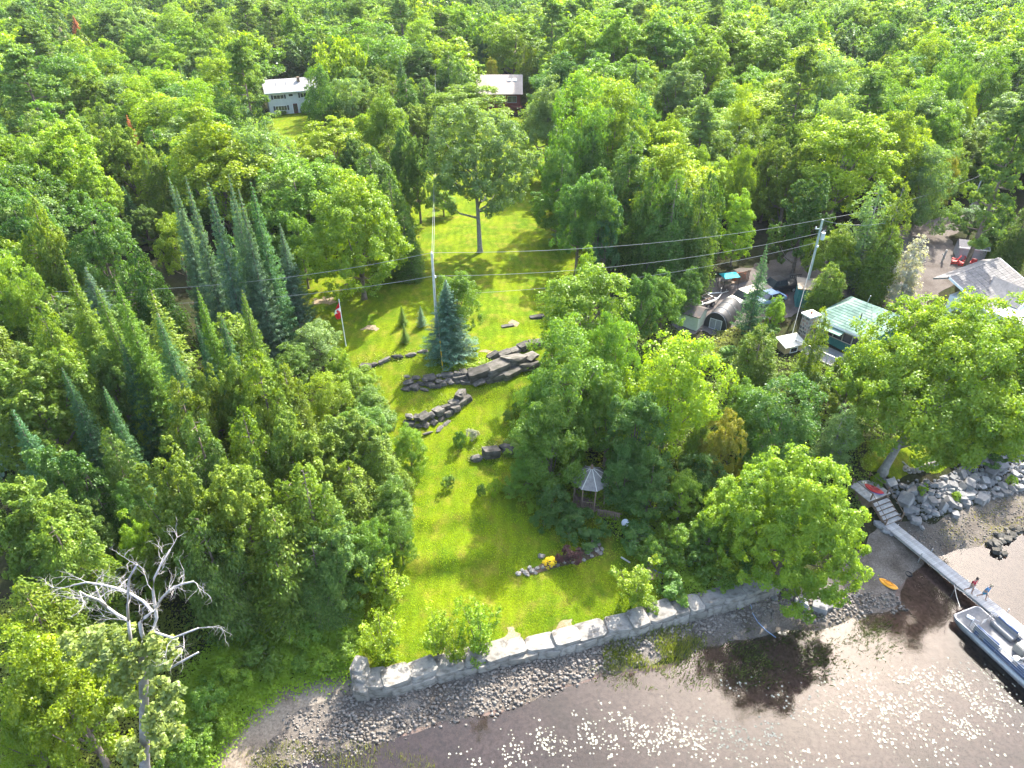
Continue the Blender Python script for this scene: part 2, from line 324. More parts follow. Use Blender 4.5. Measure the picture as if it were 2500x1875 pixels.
# ---- ground materials
def ground_mat(name, cols, scales, rough=.95, bump=.6, bsc=6, dist=.08, mow=False):
    """three colours mixed by a broad and a fine noise"""
    m, t, b, o = nodes(name); L = t.links.new; b.inputs['Roughness'].default_value = rough; b.inputs['Specular IOR Level'].default_value = .04
    tc = t.nodes.new('ShaderNodeTexCoord')
    def nz(sc, det=6, ro=.6):
        n = t.nodes.new('ShaderNodeTexNoise'); n.inputs['Scale'].default_value = sc; n.inputs['Detail'].default_value = det; n.inputs['Roughness'].default_value = ro
        L(tc.outputs['Object'], n.inputs['Vector']); return n
    r1 = t.nodes.new('ShaderNodeValToRGB'); r1.color_ramp.elements[0].position = .36; r1.color_ramp.elements[1].position = .64
    r1.color_ramp.elements[0].color = rgba(cols[0]); r1.color_ramp.elements[1].color = rgba(cols[1]); L(nz(scales[0]).outputs['Fac'], r1.inputs[0])
    r2 = t.nodes.new('ShaderNodeValToRGB'); r2.color_ramp.elements[0].position = .5; r2.color_ramp.elements[1].position = .68; L(nz(scales[1]).outputs['Fac'], r2.inputs[0])
    r2.color_ramp.elements[0].color = (0,0,0,1); r2.color_ramp.elements[1].color = (.75,.75,.75,1)
    mx = t.nodes.new('ShaderNodeMix'); mx.data_type = 'RGBA'; L(r2.outputs[0], mx.inputs['Factor']); L(r1.outputs[0], mx.inputs['A']); mx.inputs['B'].default_value = rgba(cols[2])
    fine = t.nodes.new('ShaderNodeMix'); fine.data_type = 'RGBA'; fine.blend_type = 'MULTIPLY'; fine.inputs['Factor'].default_value = 1
    mr = t.nodes.new('ShaderNodeMapRange'); mr.inputs['From Min'].default_value = .3; mr.inputs['From Max'].default_value = .7; mr.inputs['To Min'].default_value = .58; mr.inputs['To Max'].default_value = 1.42
    nf = nz(scales[2], 4, .7); L(nf.outputs['Fac'], mr.inputs[0]); L(mx.outputs['Result'], fine.inputs['A']); L(mr.outputs[0], fine.inputs['B'])
    last = fine.outputs['Result']
    if mow:
        wv = t.nodes.new('ShaderNodeTexWave'); wv.inputs['Scale'].default_value = .32; wv.inputs['Distortion'].default_value = 16; wv.inputs['Detail'].default_value = 4; wv.inputs['Detail Scale'].default_value = .6; L(tc.outputs['Object'], wv.inputs['Vector'])
        m3 = t.nodes.new('ShaderNodeMapRange'); m3.inputs['To Min'].default_value = .91; m3.inputs['To Max'].default_value = 1.09; L(wv.outputs['Fac'], m3.inputs[0])
        m4 = t.nodes.new('ShaderNodeMix'); m4.data_type = 'RGBA'; m4.blend_type = 'MULTIPLY'; m4.inputs['Factor'].default_value = 1; L(last, m4.inputs['A']); L(m3.outputs[0], m4.inputs['B']); last = m4.outputs['Result']
    L(last, b.inputs['Base Color'])
    bp = t.nodes.new('ShaderNodeBump'); bp.inputs['Strength'].default_value = bump; bp.inputs['Distance'].default_value = dist
    L(nz(bsc, 8, .7).outputs['Fac'], bp.inputs['Height']); L(bp.outputs[0], b.inputs['Normal']); return m
FLOORM = ground_mat('forest_floor', [(.016,.018,.008), (.03,.036,.012), (.035,.027,.018)], (.35, .9, 5))
LAWNM = ground_mat('lawn_grass', [(.060,.105,.004), (.112,.148,.004), (.150,.138,.020)], (.30, .75, 7), bump=1.0, bsc=9, dist=.06, mow=True)
BEACHM = ground_mat('shingle', [(.085,.072,.060), (.150,.130,.110), (.055,.043,.032)], (.5, .3, 9), bump=.9, bsc=11, dist=.05)
SANDM = ground_mat('grey_sand', [(.165,.135,.105), (.215,.185,.150), (.085,.060,.042)], (.35, .3, 7), bump=.4, bsc=8, dist=.05)
BEDM = ground_mat('lake_bed', [(.108,.076,.062), (.150,.110,.093), (.060,.048,.031)], (.16, .22, 3.5), bump=.4, bsc=5, dist=.05)
GRAVELM = ground_mat('gravel', [(.085,.073,.066), (.125,.110,.100), (.06,.049,.04)], (.3, .45, 12), bump=.5, bsc=14, dist=.03)
DIRTM = ground_mat('bare_dirt', [(.20,.15,.095), (.28,.22,.14), (.11,.12,.03)], (.4, .8, 8))
LAWNP = [(900,1655),(950,1650),(1109,1620),(1199,1587),(1284,1570),(1349,1550),(1406,1541),(1467,1526),(1516,1505),(1573,1500),(1650,1485),(1600,1400),(1540,1330),(1470,1270),
 (1400,1190),(1350,1120),(1310,1060),(1310,1000),(1330,900),(1400,800),(1440,700),(1480,620),(1440,560),(1380,480),(1350,400),(1380,330),(1300,285),(1150,285),(1060,330),(1030,430),(1000,520),
 (940,640),(800,655),(700,700),(690,750),(760,830),(850,920),(900,960),(930,1030),(960,1100),(980,1200),(970,1300),(930,1400),(850,1480),(860,1600)]
lawn_w = gpoly(LAWNP)
lawn_sd = poly_sd(lawn_w, VX, VY)+wob(VX, VY)
house_lawn_w = gpoly([(600,300),(660,277),(780,268),(830,300),(800,345),(720,360),(660,360)])
house_lawn_sd = poly_sd(house_lawn_w, VX, VY)+wob(VX, VY, 1.5)
shore_lawn_w = gpoly([(2105,1135),(2145,1162),(2190,1172),(2290,1152),(2370,1112),(2420,1075),(2440,1030),(2330,1020),(2200,1060),(2110,1085)])
shore_lawn_sd = poly_sd(shore_lawn_w, VX, VY)+wob(VX, VY, .8)
gravel_w = gpoly([(1640,810),(1655,740),(1720,690),(1790,660),(1880,640),(1960,600),(2100,575),(2230,550),(2330,520),(2400,480),(2470,460),(2470,490),(2410,520),(2350,560),(2320,580),(2330,600),(2440,640),
  (2420,690),(2330,690),(2290,720),(2250,770),(2170,790),(2150,740),(2050,720),(1990,720),(1940,780),(1880,780),(1800,790),(1740,815)])
gravel_sd = poly_sd(gravel_w, VX, VY)+wob(VX, VY, 1.2)
beach_w = gpoly([(860,1640),(880,1690),(905,1712),(1020,1680),(1117,1650),(1304,1608),(1479,1565),(1695,1508),(1885,1450),(2000,1420),(2090,1350),(2140,1290),(2170,1270),(2270,1280),(2380,1235),(2500,1180),(2560,1180),
  (2560,1330),(2430,1340),(2353,1350),(2287,1375),(2235,1400),(2180,1440),(2222,1510),(2150,1530),(2040,1580),(1900,1600),(1700,1600),(1467,1650),(1370,1680),(1247,1737),(1150,1753),(1028,1777),(900,1830),(760,1880),(560,1900),(640,1780),(740,1680)])
beach_sd = poly_sd(beach_w, VX, VY)+wob(VX, VY, .5)
sand_w = gpoly([(480,1900),(540,1800),(600,1730),(680,1670),(790,1630),(860,1628),(872,1690),(800,1700),(700,1760),(640,1830),(590,1900)])
sand_sd = poly_sd(sand_w, VX, VY)+wob(VX, VY, .6)
tag(link('ground', grow(np.stack([VX, VY, VZ], 1), QUADS, 'ground', FLOORM)), kind='structure')
bed_sd = .07-VZ+wob(VX, VY, .05)
sheet('lake_bed', bed_sd, .012, BEDM)
sheet('shingle_beach', np.minimum(beach_sd, VZ+.06), .028, BEACHM)
sheet('sand_beach', sand_sd, .045, SANDM)
sheet('lawn', lawn_sd, .03, LAWNM)
sheet('house_lawn', house_lawn_sd, .03, LAWNM)
sheet('shore_lawn', shore_lawn_sd, .03, LAWNM)
sheet('gravel_road', gravel_sd, .035, GRAVELM)
dirt_sd = np.full(len(VX), -9.)
for px, py, r_ in ((1240,1560,1.0),(1100,1600,.7),(960,1640,.8),(1380,1530,.8),(1600,1395,1.3),(700,800,2.2),(790,735,1.6),(1255,790,.7),(905,800,1.0),(1110,870,.8),(1190,860,.7)):
    g = G(px, py); dirt_sd = np.maximum(dirt_sd, r_*.55-np.hypot((VX-g[0])*.75, VY-g[1])+wob(VX*1.6, VY*1.6, 1.1))
sheet('bare_earth', dirt_sd, .05, DIRTM)
# ---- water: clear brown lake over its bed
def water_mat():
    m, t, b, o = nodes('lake_water'); L = t.links.new; t.nodes.remove(b)
    tc = t.nodes.new('ShaderNodeTexCoord')
    mp = t.nodes.new('ShaderNodeMapping'); mp.inputs['Rotation'].default_value = (0, 0, R(35)); mp.inputs['Scale'].default_value = (1, 2.6, 1); L(tc.outputs['Object'], mp.inputs['Vector'])
    n = t.nodes.new('ShaderNodeTexNoise'); n.inputs['Scale'].default_value = .9; n.inputs['Detail'].default_value = 7; n.inputs['Roughness'].default_value = .62; L(mp.outputs[0], n.inputs['Vector'])
    bp = t.nodes.new('ShaderNodeBump'); bp.inputs['Strength'].default_value = .5; bp.inputs['Distance'].default_value = .009; L(n.outputs['Fac'], bp.inputs['Height'])
    fr = t.nodes.new('ShaderNodeFresnel'); fr.inputs['IOR'].default_value = 1.48; L(bp.outputs[0], fr.inputs['Normal'])
    g = t.nodes.new('ShaderNodeBsdfGlossy'); g.inputs['Roughness'].default_value = .05; L(bp.outputs[0], g.inputs['Normal'])
    tr = t.nodes.new('ShaderNodeBsdfTransparent'); tr.inputs[0].default_value = (.80, .74, .70, 1)
    mx = t.nodes.new('ShaderNodeMixShader'); L(fr.outputs[0], mx.inputs[0]); L(tr.outputs[0], mx.inputs[1]); L(g.outputs[0], mx.inputs[2]); L(mx.outputs[0], o.inputs[0]); return m
wm = MB(); wm.add([(-1500,-1500,0),(1500,-1500,0),(1500,75,0),(-1500,75,0)], [(0,1,2,3)])
tag(wm.build('lake_water', water_mat()), kind='structure')

# ---- thin summer haze in the air
hm, ht, hb, ho = nodes('haze'); ht.nodes.remove(hb); pv = ht.nodes.new('ShaderNodeVolumePrincipled'); pv.inputs['Density'].default_value = HAZE; pv.inputs['Color'].default_value = (.86, .93, 1, 1); pv.inputs['Anisotropy'].default_value = .0
ht.links.new(pv.outputs[0], ho.inputs['Volume'])
tag(MB().box((0, 180, 21.0), (1100, 540, 54)).build('haze', hm), kind='stuff')
# ---------------------------------------------------------------- trees
def limb_mesh(paths, mat, name, n=6):
    mb = MB()
    for pts, rads in paths: mb.tube(pts, rads, n)
    return mb.mesh(name, mat, True)
def clump_leaves(rng, C, rad, outc, total, size, updown=.5, squash=.8, inner=-.25, jitter=.55, sub=8, spike=.35):
    """leaf sprays on small tufts that sit round the outer side of bigger clumps"""
    k = len(C); si = np.repeat(np.arange(k), sub); d = unit(rng.normal(size=(len(si), 3))); out = unit(C[si]-outc); dot = (d*out).sum(1); bad = dot < inner; d[bad] = unit(d[bad]-2*out[bad]*dot[bad, None])
    ax_ = unit(out+np.array((0, 0, .55))); q = np.maximum(0, (d*ax_).sum(1))[:, None]
    SCn = C[si]+(d*np.array((1, 1, squash))+ax_*q*spike)*(rad[si]*rng.uniform(.55, 1.0, len(si)))[:, None]; SR = rad[si]*rng.uniform(.30, .52, len(si))
    w_ = SR**2; cnt = np.maximum(3, (total*w_/w_.sum()).astype(int)); idx = np.repeat(np.arange(len(si)), cnt); N = len(idx)
    d2 = unit(rng.normal(size=(N, 3))); o2 = unit(SCn[idx]-outc); dt_ = (d2*o2).sum(1); b2 = dt_ < inner; d2[b2] = unit(d2[b2]-2*o2[b2]*dt_[b2, None])
    p = SCn[idx]+d2*np.array((1, 1, squash))*(SR[idx]*(1-.5*rng.random(N)**2))[:, None]; stray = rng.random(N) < .06; p[stray] += o2[stray]*(SR[idx][stray]*rng.random(stray.sum())*.9)[:, None]
    nrm = d2*.5+o2*.2+np.array((0, 0, updown))+rng.normal(size=(N, 3))*jitter
    cv = rng.random(k); sv = rng.random(len(si)); lv = np.clip(.3*cv[si[idx]]+.3*sv[idx]+.4*rng.random(N), 0, 1)
    return leaf_quads(p, nrm, size*(.7+.6*rng.random(N)), rng, lv=lv)
def join(parts):
    V = []; F = []; A = []; k = 0
    for v, f, a in parts: V.append(v); F.append(f+k); A.append(a); k += len(v)
    return np.concatenate(V), np.concatenate(F), np.concatenate(A)
def broadleaf(seed, h, w_, base=.22, nc=46, leaves=15000, size=.34, top=1.0, lean=(0, 0), cr=(.15, .25), trunk_r=.022, mat=BARK, leafm=None, squash=.82, spike=.35, gap=.105, low=None):
    """crown mesh and trunk mesh of a broadleaved tree"""
    rng = np.random.default_rng(seed); ax = w_/2; zc = h*(base+1)/2; az = h*(1-base)/2
    C = []; i = 0
    while len(C) < nc and i < 4000:
        i += 1; d = unit(rng.normal(size=3)); 
        if d[2] < -.75: continue
        fr = rng.uniform(.45, .86) if rng.random() < .8 else rng.uniform(.1, .5)
        tz = d[2]; prof = 1.0 if tz < 0 else 1-(1-top*.9)*tz*0.5
        lob = 1+.20*math.sin(2*math.atan2(d[1], d[0])+seed)+.14*math.sin(3.3*math.atan2(d[1], d[0])+2*d[2]*2+seed*1.7); fr *= max(.6, min(1.18, lob)); c = np.array((d[0]*ax*fr*prof, d[1]*ax*fr*prof, zc+d[2]*az*min(fr*1.06, .9)))
        if low: c[2] = h*low+d[2]*min(fr*1.06, .92)*h*((1-low) if d[2] > 0 else low*.95)
        if all(np.linalg.norm((c-q)*(1, 1, .9)) > w_*gap for q in C): C.append(c)
    C = np.array(C); C += rng.normal(size=C.shape)*w_*.02
    rad = w_*rng.uniform(cr[0], cr[1], len(C))*.82; tt = (C[:, 2]/h)[:, None]; sh = np.array((lean[0], lean[1], 0))*tt**1.3; C = C+sh
    v, f, a = clump_leaves(rng, C, rad, np.array((lean[0]*.6, lean[1]*.6, zc-az*.25)), leaves, size, squash=squash, spike=spike)
    paths = []; tr = h*trunk_r; tp = [np.array((lean[0]*q**1.3+math.sin(q*5+seed)*.12, lean[1]*q**1.3+math.cos(q*4+seed)*.12, q*h)) for q in (-.02, .04, .2, .4, .6, .78)]
    paths.append((tp, [tr*1.5, tr, tr*.82, tr*.6, tr*.35, tr*.12]))
    for c in C[rng.permutation(len(C))[:12]]:
        q = rng.uniform(max(base*.7, .1), .55); s = np.array((lean[0]*q**1.3, lean[1]*q**1.3, q*h))
        if c[2] < s[2]: s = s*.6
        mid = s*.5+c*.5+np.array((0, 0, -.04*h)); paths.append(([s, mid, c], [tr*.42, tr*.26, tr*.06]))
    return grow(v, f, 'crown', leafm or LEAF, a), limb_mesh(paths, mat, 'trunk')
def cedar(seed, h, w_, leaves=15000, size=.30, tips=2, thin=0.0, base=.03, mat=BARK):
    """ragged, full-bodied cone of drooping flat sprays, with several leaders"""
    rng = np.random.default_rng(seed); parts = []; tr = h*.016
    paths = [([(0, 0, -.3), (.05, 0, h*.5), (0, .05, h*.96)], [tr*1.4, tr*.7, tr*.1])]; an = rng.uniform(0, 6.28)
    cones = [(0., 0., h, w_*.40)]+[(math.cos(an+i*6.28/max(1, tips))*w_*rng.uniform(.20, .30), math.sin(an+i*6.28/max(1, tips))*w_*rng.uniform(.20, .30), h*rng.uniform(.66, .93), w_*rng.uniform(.26, .34)) for i in range(tips)]
    tot = sum(c[2]*c[3] for c in cones)
    for cx, cy, hh, rr in cones:
        nb = int((95*(rr/(w_*.4))*h/13+14)*(1-thin)); share = leaves*(rr*hh)/tot; ph1, ph2 = rng.uniform(0, 6.28, 2)
        for i in range(nb):
            t = ((i+rng.random())/nb)**1.05; z = hh*(base+(1-base)*t); a = rng.uniform(0, 6.283); lob = 1+.24*math.sin(3*a+ph1+t*4)+.16*math.sin(7*t+2*a+ph2)
            prof = (1-t)**.47*(.66+.34*min(1, t*4+.3)); L_ = rr*prof*lob*rng.uniform(.7, 1.12)+.22; d = np.array((math.cos(a), math.sin(a), 0)); n = max(10, int(share/nb*(.35+1.3*prof)))
            s = .35+.65*rng.random(n)**.6; side = np.cross(d, (0, 0, 1)); wid = (.10+.24*s)*L_+.10; tilt = rng.uniform(-.2, .5)
            p = np.array((cx*(.4+.6*z/hh), cy*(.4+.6*z/hh), z))+d*(s*L_)[:, None]+side*(rng.normal(size=n)*wid*.7)[:, None]
            p[:, 2] += tilt*s*L_*.5-.35*(s**3)*L_+rng.normal(size=n)*(.10+.07*L_)
            nrm = d*.55+np.array((0, 0, .7))+rng.normal(size=(n, 3))*.5; al = np.tile(d*.7+np.array((0, 0, -.5)), (n, 1))
            parts.append(leaf_quads(p, nrm, size*(.6+.7*rng.random(n)), rng, width=.48, along=al, lv=np.clip(.5*rng.random()+.5*rng.random(n), 0, 1)))
            if i % 3 == 0 and L_ > .7: paths.append(([(cx*.8, cy*.8, z-.1), (cx*.8+d[0]*L_*.95, cy*.8+d[1]*L_*.95, z+tilt*L_*.4-.2*L_)], [tr*.22, tr*.05]))
    v, f, a = join(parts); return grow(v, f, 'crown', NEEDLE, a), limb_mesh(paths, mat, 'trunk', 5)
def spruce(seed, h, w_, leaves=9000, size=.34, power=.95, sparse=1.0, base=.05, droop=.25):
    """narrow spire with whorls of branches"""
    rng = np.random.default_rng(seed); parts = []; tr = h*.013; paths = [([(0, 0, -.3), (0, 0, h*.5), (0, 0, h*1.0)], [tr*1.3, tr*.7, tr*.12])]
    lev = int(h/.33); tot = sum((1-i/lev)**power for i in range(lev))
    for i in range(lev):
        t = (i+.5)/lev; z = h*(base+(1-base)*t); rr = w_/2*((1-t)**power)+.10; nb = max(4, int((9 if t < .8 else 6)*sparse)); a0 = rng.uniform(0, 6.28)
        for k in range(nb):
            a = a0+6.283*k/nb+rng.normal()*.16; L_ = rr*rng.uniform(.62, 1.25); d = np.array((math.cos(a), math.sin(a), 0)); n = max(4, int(leaves*((1-t)**power)/tot/nb))
            s = (np.arange(n)+rng.random(n))/n; s = s**.7; side = np.cross(d, (0, 0, 1))
            p = np.array((0, 0, z))+d*(s*L_)[:, None]+side*(rng.uniform(-1, 1, n)*(.34*L_*(1-s*.8)+.05))[:, None]
            p[:, 2] += -droop*s*L_+.22*L_*s**3+rng.normal(size=n)*.06
            nrm = np.array((0, 0, 1.))+d*.35+rng.normal(size=(n, 3))*.35; al = np.tile(d, (n, 1))+side*rng.uniform(-.8, .8, n)[:, None]
            parts.append(leaf_quads(p, nrm, size*(.6+.6*rng.random(n))*(1.0-.35*t), rng, width=.42, along=al, lv=np.clip(.35*rng.random()+.65*rng.random(n), 0, 1)))
    v, f, a = join(parts)
    return grow(v, f, 'crown', NEEDLE, a), limb_mesh(paths, BARK, 'trunk', 6)
def pine(seed, h, w_, leaves=10000, size=.42):
    """white pine: bare trunk below, flat feathery plumes above"""
    rng = np.random.default_rng(seed); C = []; rad = []; tr = h*.017; paths = [([(0, 0, -.3), (.15, .05, h*.45), (0, .1, h*.97)], [tr*1.4, tr*.75, tr*.12])]
    for i in range(26):
        t = .3+.68*(i/25); z = h*t; a = i*2.4+rng.normal()*.3; L_ = w_/2*(1.1-t)**.75*1.25*rng.uniform(.6, 1.1); d = np.array((math.cos(a), math.sin(a), 0))
        for q in (.45, .75, 1.0):
            C.append(np.array((0, 0, z+.12*L_*q))+d*L_*q+rng.normal(size=3)*.25); rad.append(w_*.11*(1.15-.3*q)*rng.uniform(.7, 1.25))
        paths.append(([(0, 0, z-.3), tuple(np.array((0, 0, z))+d*L_*.95)], [tr*.32, tr*.07]))
    C = np.array(C); rad = np.array(rad); v, f, a = clump_leaves(rng, C, rad, np.array((0, 0, h*.35)), leaves, size, updown=.5, squash=.38, inner=-.9, jitter=.6)
    return grow(v, f, 'crown', NEEDLE, a), limb_mesh(paths, BARK, 'trunk')
def sapling(seed, h, w_, leaves=2600, size=.20):
    rng = np.random.default_rng(seed); C = []; rad = []; paths = []
    for k in range(5):
        a = 6.28*k/5+rng.normal()*.3; top = np.array((math.cos(a)*w_*.33, math.sin(a)*w_*.33, h*rng.uniform(.65, 1))); 
        if k == 0: top = np.array((0, 0, h))
        paths.append(([(0, 0, -.1), tuple(top*.5+np.array((0, 0, h*.06))), tuple(top)], [.04, .025, .008]))
        for q in np.linspace(.28, .98, 8): C.append(top*q+rng.normal(size=3)*w_*.09); rad.append(w_*.13*(1.25-.6*q)*rng.uniform(.7, 1.3))
    v, f, a = clump_leaves(rng, np.array(C), np.array(rad), np.array((0, 0, h*.4)), leaves, size, inner=-.9)
    return grow(v, f, 'crown', LEAF, a), limb_mesh(paths, BARK, 'trunk', 5)
RB = G(2156, 1152); _rc = P(2318, 900, RB[2]+7.0); RLEAN = (7.0, 3.0); print('RLEAN', RLEAN, RB, _rc)
PROTO = {
 'maple': [(13., 9., broadleaf(1, 13, 9, .12, 58, 27000, .24, low=.45)), (15., 9., broadleaf(2, 15, 9, .10, 64, 27000, .24, cr=(.13, .22))), (12., 9.5, broadleaf(3, 12, 9.5, .12, 50, 26000, .25, cr=(.16, .25), low=.46)), (14., 8., broadleaf(4, 14, 8, .12, 56, 26000, .23, top=.6)), (14., 9., broadleaf(5, 14, 9, .10, 70, 27000, .24, cr=(.11, .19), top=.8, low=.42))],
 'poplar': [(18., 8., broadleaf(11, 18, 8, .18, 70, 25000, .25, cr=(.10, .18), squash=1.0, top=.75)), (19., 9., broadleaf(12, 19, 9, .16, 66, 25000, .26, cr=(.11, .17), squash=1.05, top=.8))],
 'cedar': [(13., 6.0, cedar(21, 13, 6.0, 25000, .25, tips=3)), (14., 6.5, cedar(22, 14, 6.5, 26000, .25, tips=4)), (12., 6.4, broadleaf(27, 12, 6.4, .0, 75, 30000, .21, top=.45, cr=(.10, .16), leafm=NEEDLE, squash=1.25, spike=.8)), (11., 6.8, cedar(24, 11, 6.8, 26000, .25, tips=5)), (13., 7., broadleaf(28, 13, 7, .0, 85, 32000, .21, top=.4, cr=(.085, .15), leafm=NEEDLE, squash=1.3, spike=.9))],
 'thincedar': [(14., 5.5, cedar(25, 14, 5.5, 9500, .24, tips=2, thin=.35, base=.12, mat=GREYBARK)), (12., 5.0, cedar(26, 12, 5.0, 8500, .24, tips=3, thin=.3, base=.1, mat=GREYBARK))],
 'spruce': [(16., 6.4, spruce(31, 16, 6.4, 30000, .27, power=.92)), (14., 6.0, spruce(32, 14, 6.0, 26000, .27, power=1.0)), (15., 5.6, spruce(34, 15, 5.6, 26000, .27, power=.85))],
 'openspruce': [(11., 5., spruce(33, 11, 5, 9000, .28, 1.0, .8, droop=.1))],
 'pine': [(20., 10., pine(41, 20, 10, 17000, .32)), (18., 9., pine(42, 18, 9, 16000, .32))],
 'shrub': [(2.6, 3.0, broadleaf(51, 2.6, 3.0, .0, 22, 5200, .15, trunk_r=.01)), (2.2, 3.4, broadleaf(52, 2.2, 3.4, .0, 22, 5200, .15, trunk_r=.01)), (3., 2.6, broadleaf(53, 3., 2.6, .0, 20, 4600, .15, trunk_r=.01))],
 'sapling': [(4.5, 3.4, sapling(61, 4.5, 3.4, 4200, .15)), (5., 3.2, sapling(62, 5, 3.2, 4400, .15))],
 'oak': [(17.3, 13.5, broadleaf(71, 17.3, 13.5, .27, 120, 60000, .25, cr=(.09, .15), mat=GREYBARK, squash=.7))],
 'lonemaple': [(14., 11.5, broadleaf(72, 14, 11.5, .10, 95, 46000, .24, cr=(.10, .165), top=.7, low=.46))],
 'rivermaple': [(14.5, 15.5, broadleaf(73, 14.5, 15.5, .20, 170, 95000, .23, lean=RLEAN, cr=(.085, .14), mat=GREYBARK, trunk_r=.026, gap=.08))],
 'shoremaple': [(13., 11.8, broadleaf(74, 13, 11.8, .0, 150, 85000, .20, cr=(.08, .125), trunk_r=.016, gap=.085, top=.85, low=.36))],
}
NAMES = {'maple': ('maple_tree', 'maple'), 'poplar': ('poplar_tree', 'poplar'), 'cedar': ('cedar_tree', 'cedar'), 'thincedar': ('cedar_tree', 'thin cedar'), 'spruce': ('spruce_tree', 'spruce'),
 'openspruce': ('spruce_tree', 'open-branched spruce'), 'pine': ('pine_tree', 'white pine'), 'shrub': ('shrub', 'shrub'), 'sapling': ('sapling', 'sapling'), 'oak': ('oak_tree', 'oak'),
 'lonemaple': ('maple_tree', 'maple'), 'rivermaple': ('maple_tree', 'maple'), 'shoremaple': ('maple_tree', 'maple')}
TINT = {'Y': ((.110,.160,.005), 'yellow-green'), 'B': ((.088,.145,.007), 'bright green'), 'G': ((.062,.115,.010), 'mid-green'), 'D': ((.040,.085,.012), 'deep green'), 'P': ((.090,.138,.038), 'pale green'),
 'O': ((.082,.126,.012), 'olive'), 'C': ((.058,.105,.018), 'grey-green'), 'T': ((.040,.092,.034), 'teal-green'), 'S': ((.060,.108,.070), 'blue-green'), 'N': ((.075,.120,.025), 'soft green'),
 'R': ((.26,.10,.06), 'rust-brown dead'), 'A': ((.120,.118,.012), 'orange-tinged'), 'M': ((.05,.018,.018), 'dark red'), 'F': ((.42,.33,.01), 'yellow'), 'W': ((.20,.20,.18), 'silver-grey')}
TREES = []          # dicts: kind, p (base), h, w, tint, label, px box
def tree(kind, px, py, wpx, h, tint, label=None, group=None, base=None, rz=None, var=None):
    p = at_top(px, py, h) if base is None else np.array(base)
    D = proj(p[0], p[1], p[2]+h*.7)[2]; W_ = wpx*D/FPX
    TREES.append(dict(kind=kind, p=p, h=h, w=W_, tint=tint, label=label, group=group, D=D, px=px, py=py, wpx=wpx, rz=rz, var=var)); return TREES[-1]
# ---- the trees one can pick out in the photograph: kind, pixel of the top, crown width in pixels, height, tint
T_ = tree
T_('oak', 1160, 262, 252, 17.5, 'P', 'tall round-headed oak with a bare grey trunk standing alone on the upper lawn')
T_('lonemaple', 848, 424, 262, 14, 'Y', 'broad yellow-green maple on the lawn beside the flagpole', var=0)
T_('rivermaple', 2325, 715, 440, 14.5, 'B', 'huge bright maple leaning over the stone riprap from the shore lawn', rz=0., base=RB)
T_('shoremaple', 1990, 1118, 345, 12.5, 'B', 'wide bushy maple at the water beside the wooden dock landing')
# clump right of the lawn
T_('maple', 1435, 655, 215, 12, 'B', 'bright-topped maple in the clump right of the lawn, nearest the cream shed')
T_('maple', 1440, 606, 75, 9, 'B', 'slim bright maple behind the clump right of the lawn')
T_('maple', 1395, 800, 215, 12, 'G', 'dark maple on the lawn edge, just right of the upper stone terrace')
T_('maple', 1352, 985, 175, 8.5, 'G', 'dark round maple directly behind the gazebo')
T_('maple', 1655, 838, 235, 12, 'Y', 'large light yellow-green maple in front of the cream shed', var=2)
T_('maple', 1560, 960, 150, 10, 'D'); T_('maple', 1500, 900, 130, 10, 'G'); T_('maple', 1535, 1085, 110, 6.5, 'D')
T_('maple', 1330, 930, 120, 8, 'G'); T_('maple', 1600, 1100, 130, 7, 'D')
T_('maple', 1573, 668, 90, 9, 'D'); T_('maple', 1630, 668, 90, 8, 'G'); T_('maple', 1690, 660, 70, 6, 'D')
T_('maple', 1510, 790, 140, 11, 'G'); T_('maple', 1290, 1080, 90, 5.5, 'G'); T_('shrub', 1350, 1190, 90, 2.8, 'D'); T_('shrub', 1400, 1230, 90, 2.2, 'D')
T_('maple', 1934, 934, 185, 9.5, 'D', 'dark dense maple in front of the green-roofed cottage deck'); T_('maple', 1840, 950, 120, 7, 'G')
T_('maple', 1783, 1000, 110, 8.5, 'A', 'small orange-tinged maple between the two dark thickets behind the shore')
T_('maple', 1673, 1157, 95, 5, 'B'); T_('maple', 1790, 1185, 120, 6, 'Y', 'yellow-green maple pressed against the bushy shore maple'); T_('maple', 1720, 1120, 110, 5, 'D'); T_('maple', 1870, 1120, 100, 5.5, 'G')
T_('maple', 1745, 1250, 100, 4.5, 'G'); T_('shrub', 1700, 1330, 90, 2.4, 'G'); T_('shrub', 1760, 1390, 90, 1.9, 'G'); T_('shrub', 1820, 1330, 90, 2.6, 'D')
T_('sapling', 1661, 1277, 85, 3.4, 'B', 'light leafy sapling at the lawn edge below the gazebo'); T_('sapling', 1775, 1345, 75, 3, 'Y', 'yellow-green sapling in the greenery beside the bushy shore maple')
T_('cedar', 1864, 795, 140, 8.5, 'O', 'olive cedar just in front of the stone chimney'); T_('thincedar', 2012, 752, 80, 9.5, 'O', 'thin drooping cedar in front of the green-roofed cottage')
T_('cedar', 1720, 1010, 90, 7, 'O'); T_('thincedar', 2070, 985, 120, 7.5, 'P', 'grey half-bare cedar left of the leaning shore trunk'); T_('cedar', 2095, 870, 110, 7, 'O')
T_('shrub', 1990, 900, 90, 3, 'D'); T_('shrub', 2080, 1030, 80, 2.5, 'G'); T_('shrub', 2440, 1060, 110, 3.0, 'D'); T_('shrub', 2370, 990, 120, 3.0, 'G'); T_('maple', 2490, 960, 130, 6, 'P')
T_('shrub', 1780, 840, 60, 2.2, 'G'); T_('shrub', 1730, 860, 60, 2.0, 'O'); T_('shrub', 1900, 750, 40, 1.8, 'G'); T_('shrub', 1880, 790, 60, 2.5, 'D')
T_('openspruce', 1873, 596, 84, 10.5, 'T', 'open-branched spruce standing in front of the parked cars'); T_('maple', 1903, 725, 45, 4.5, 'B', 'small bright maple beside the black shelter tent')
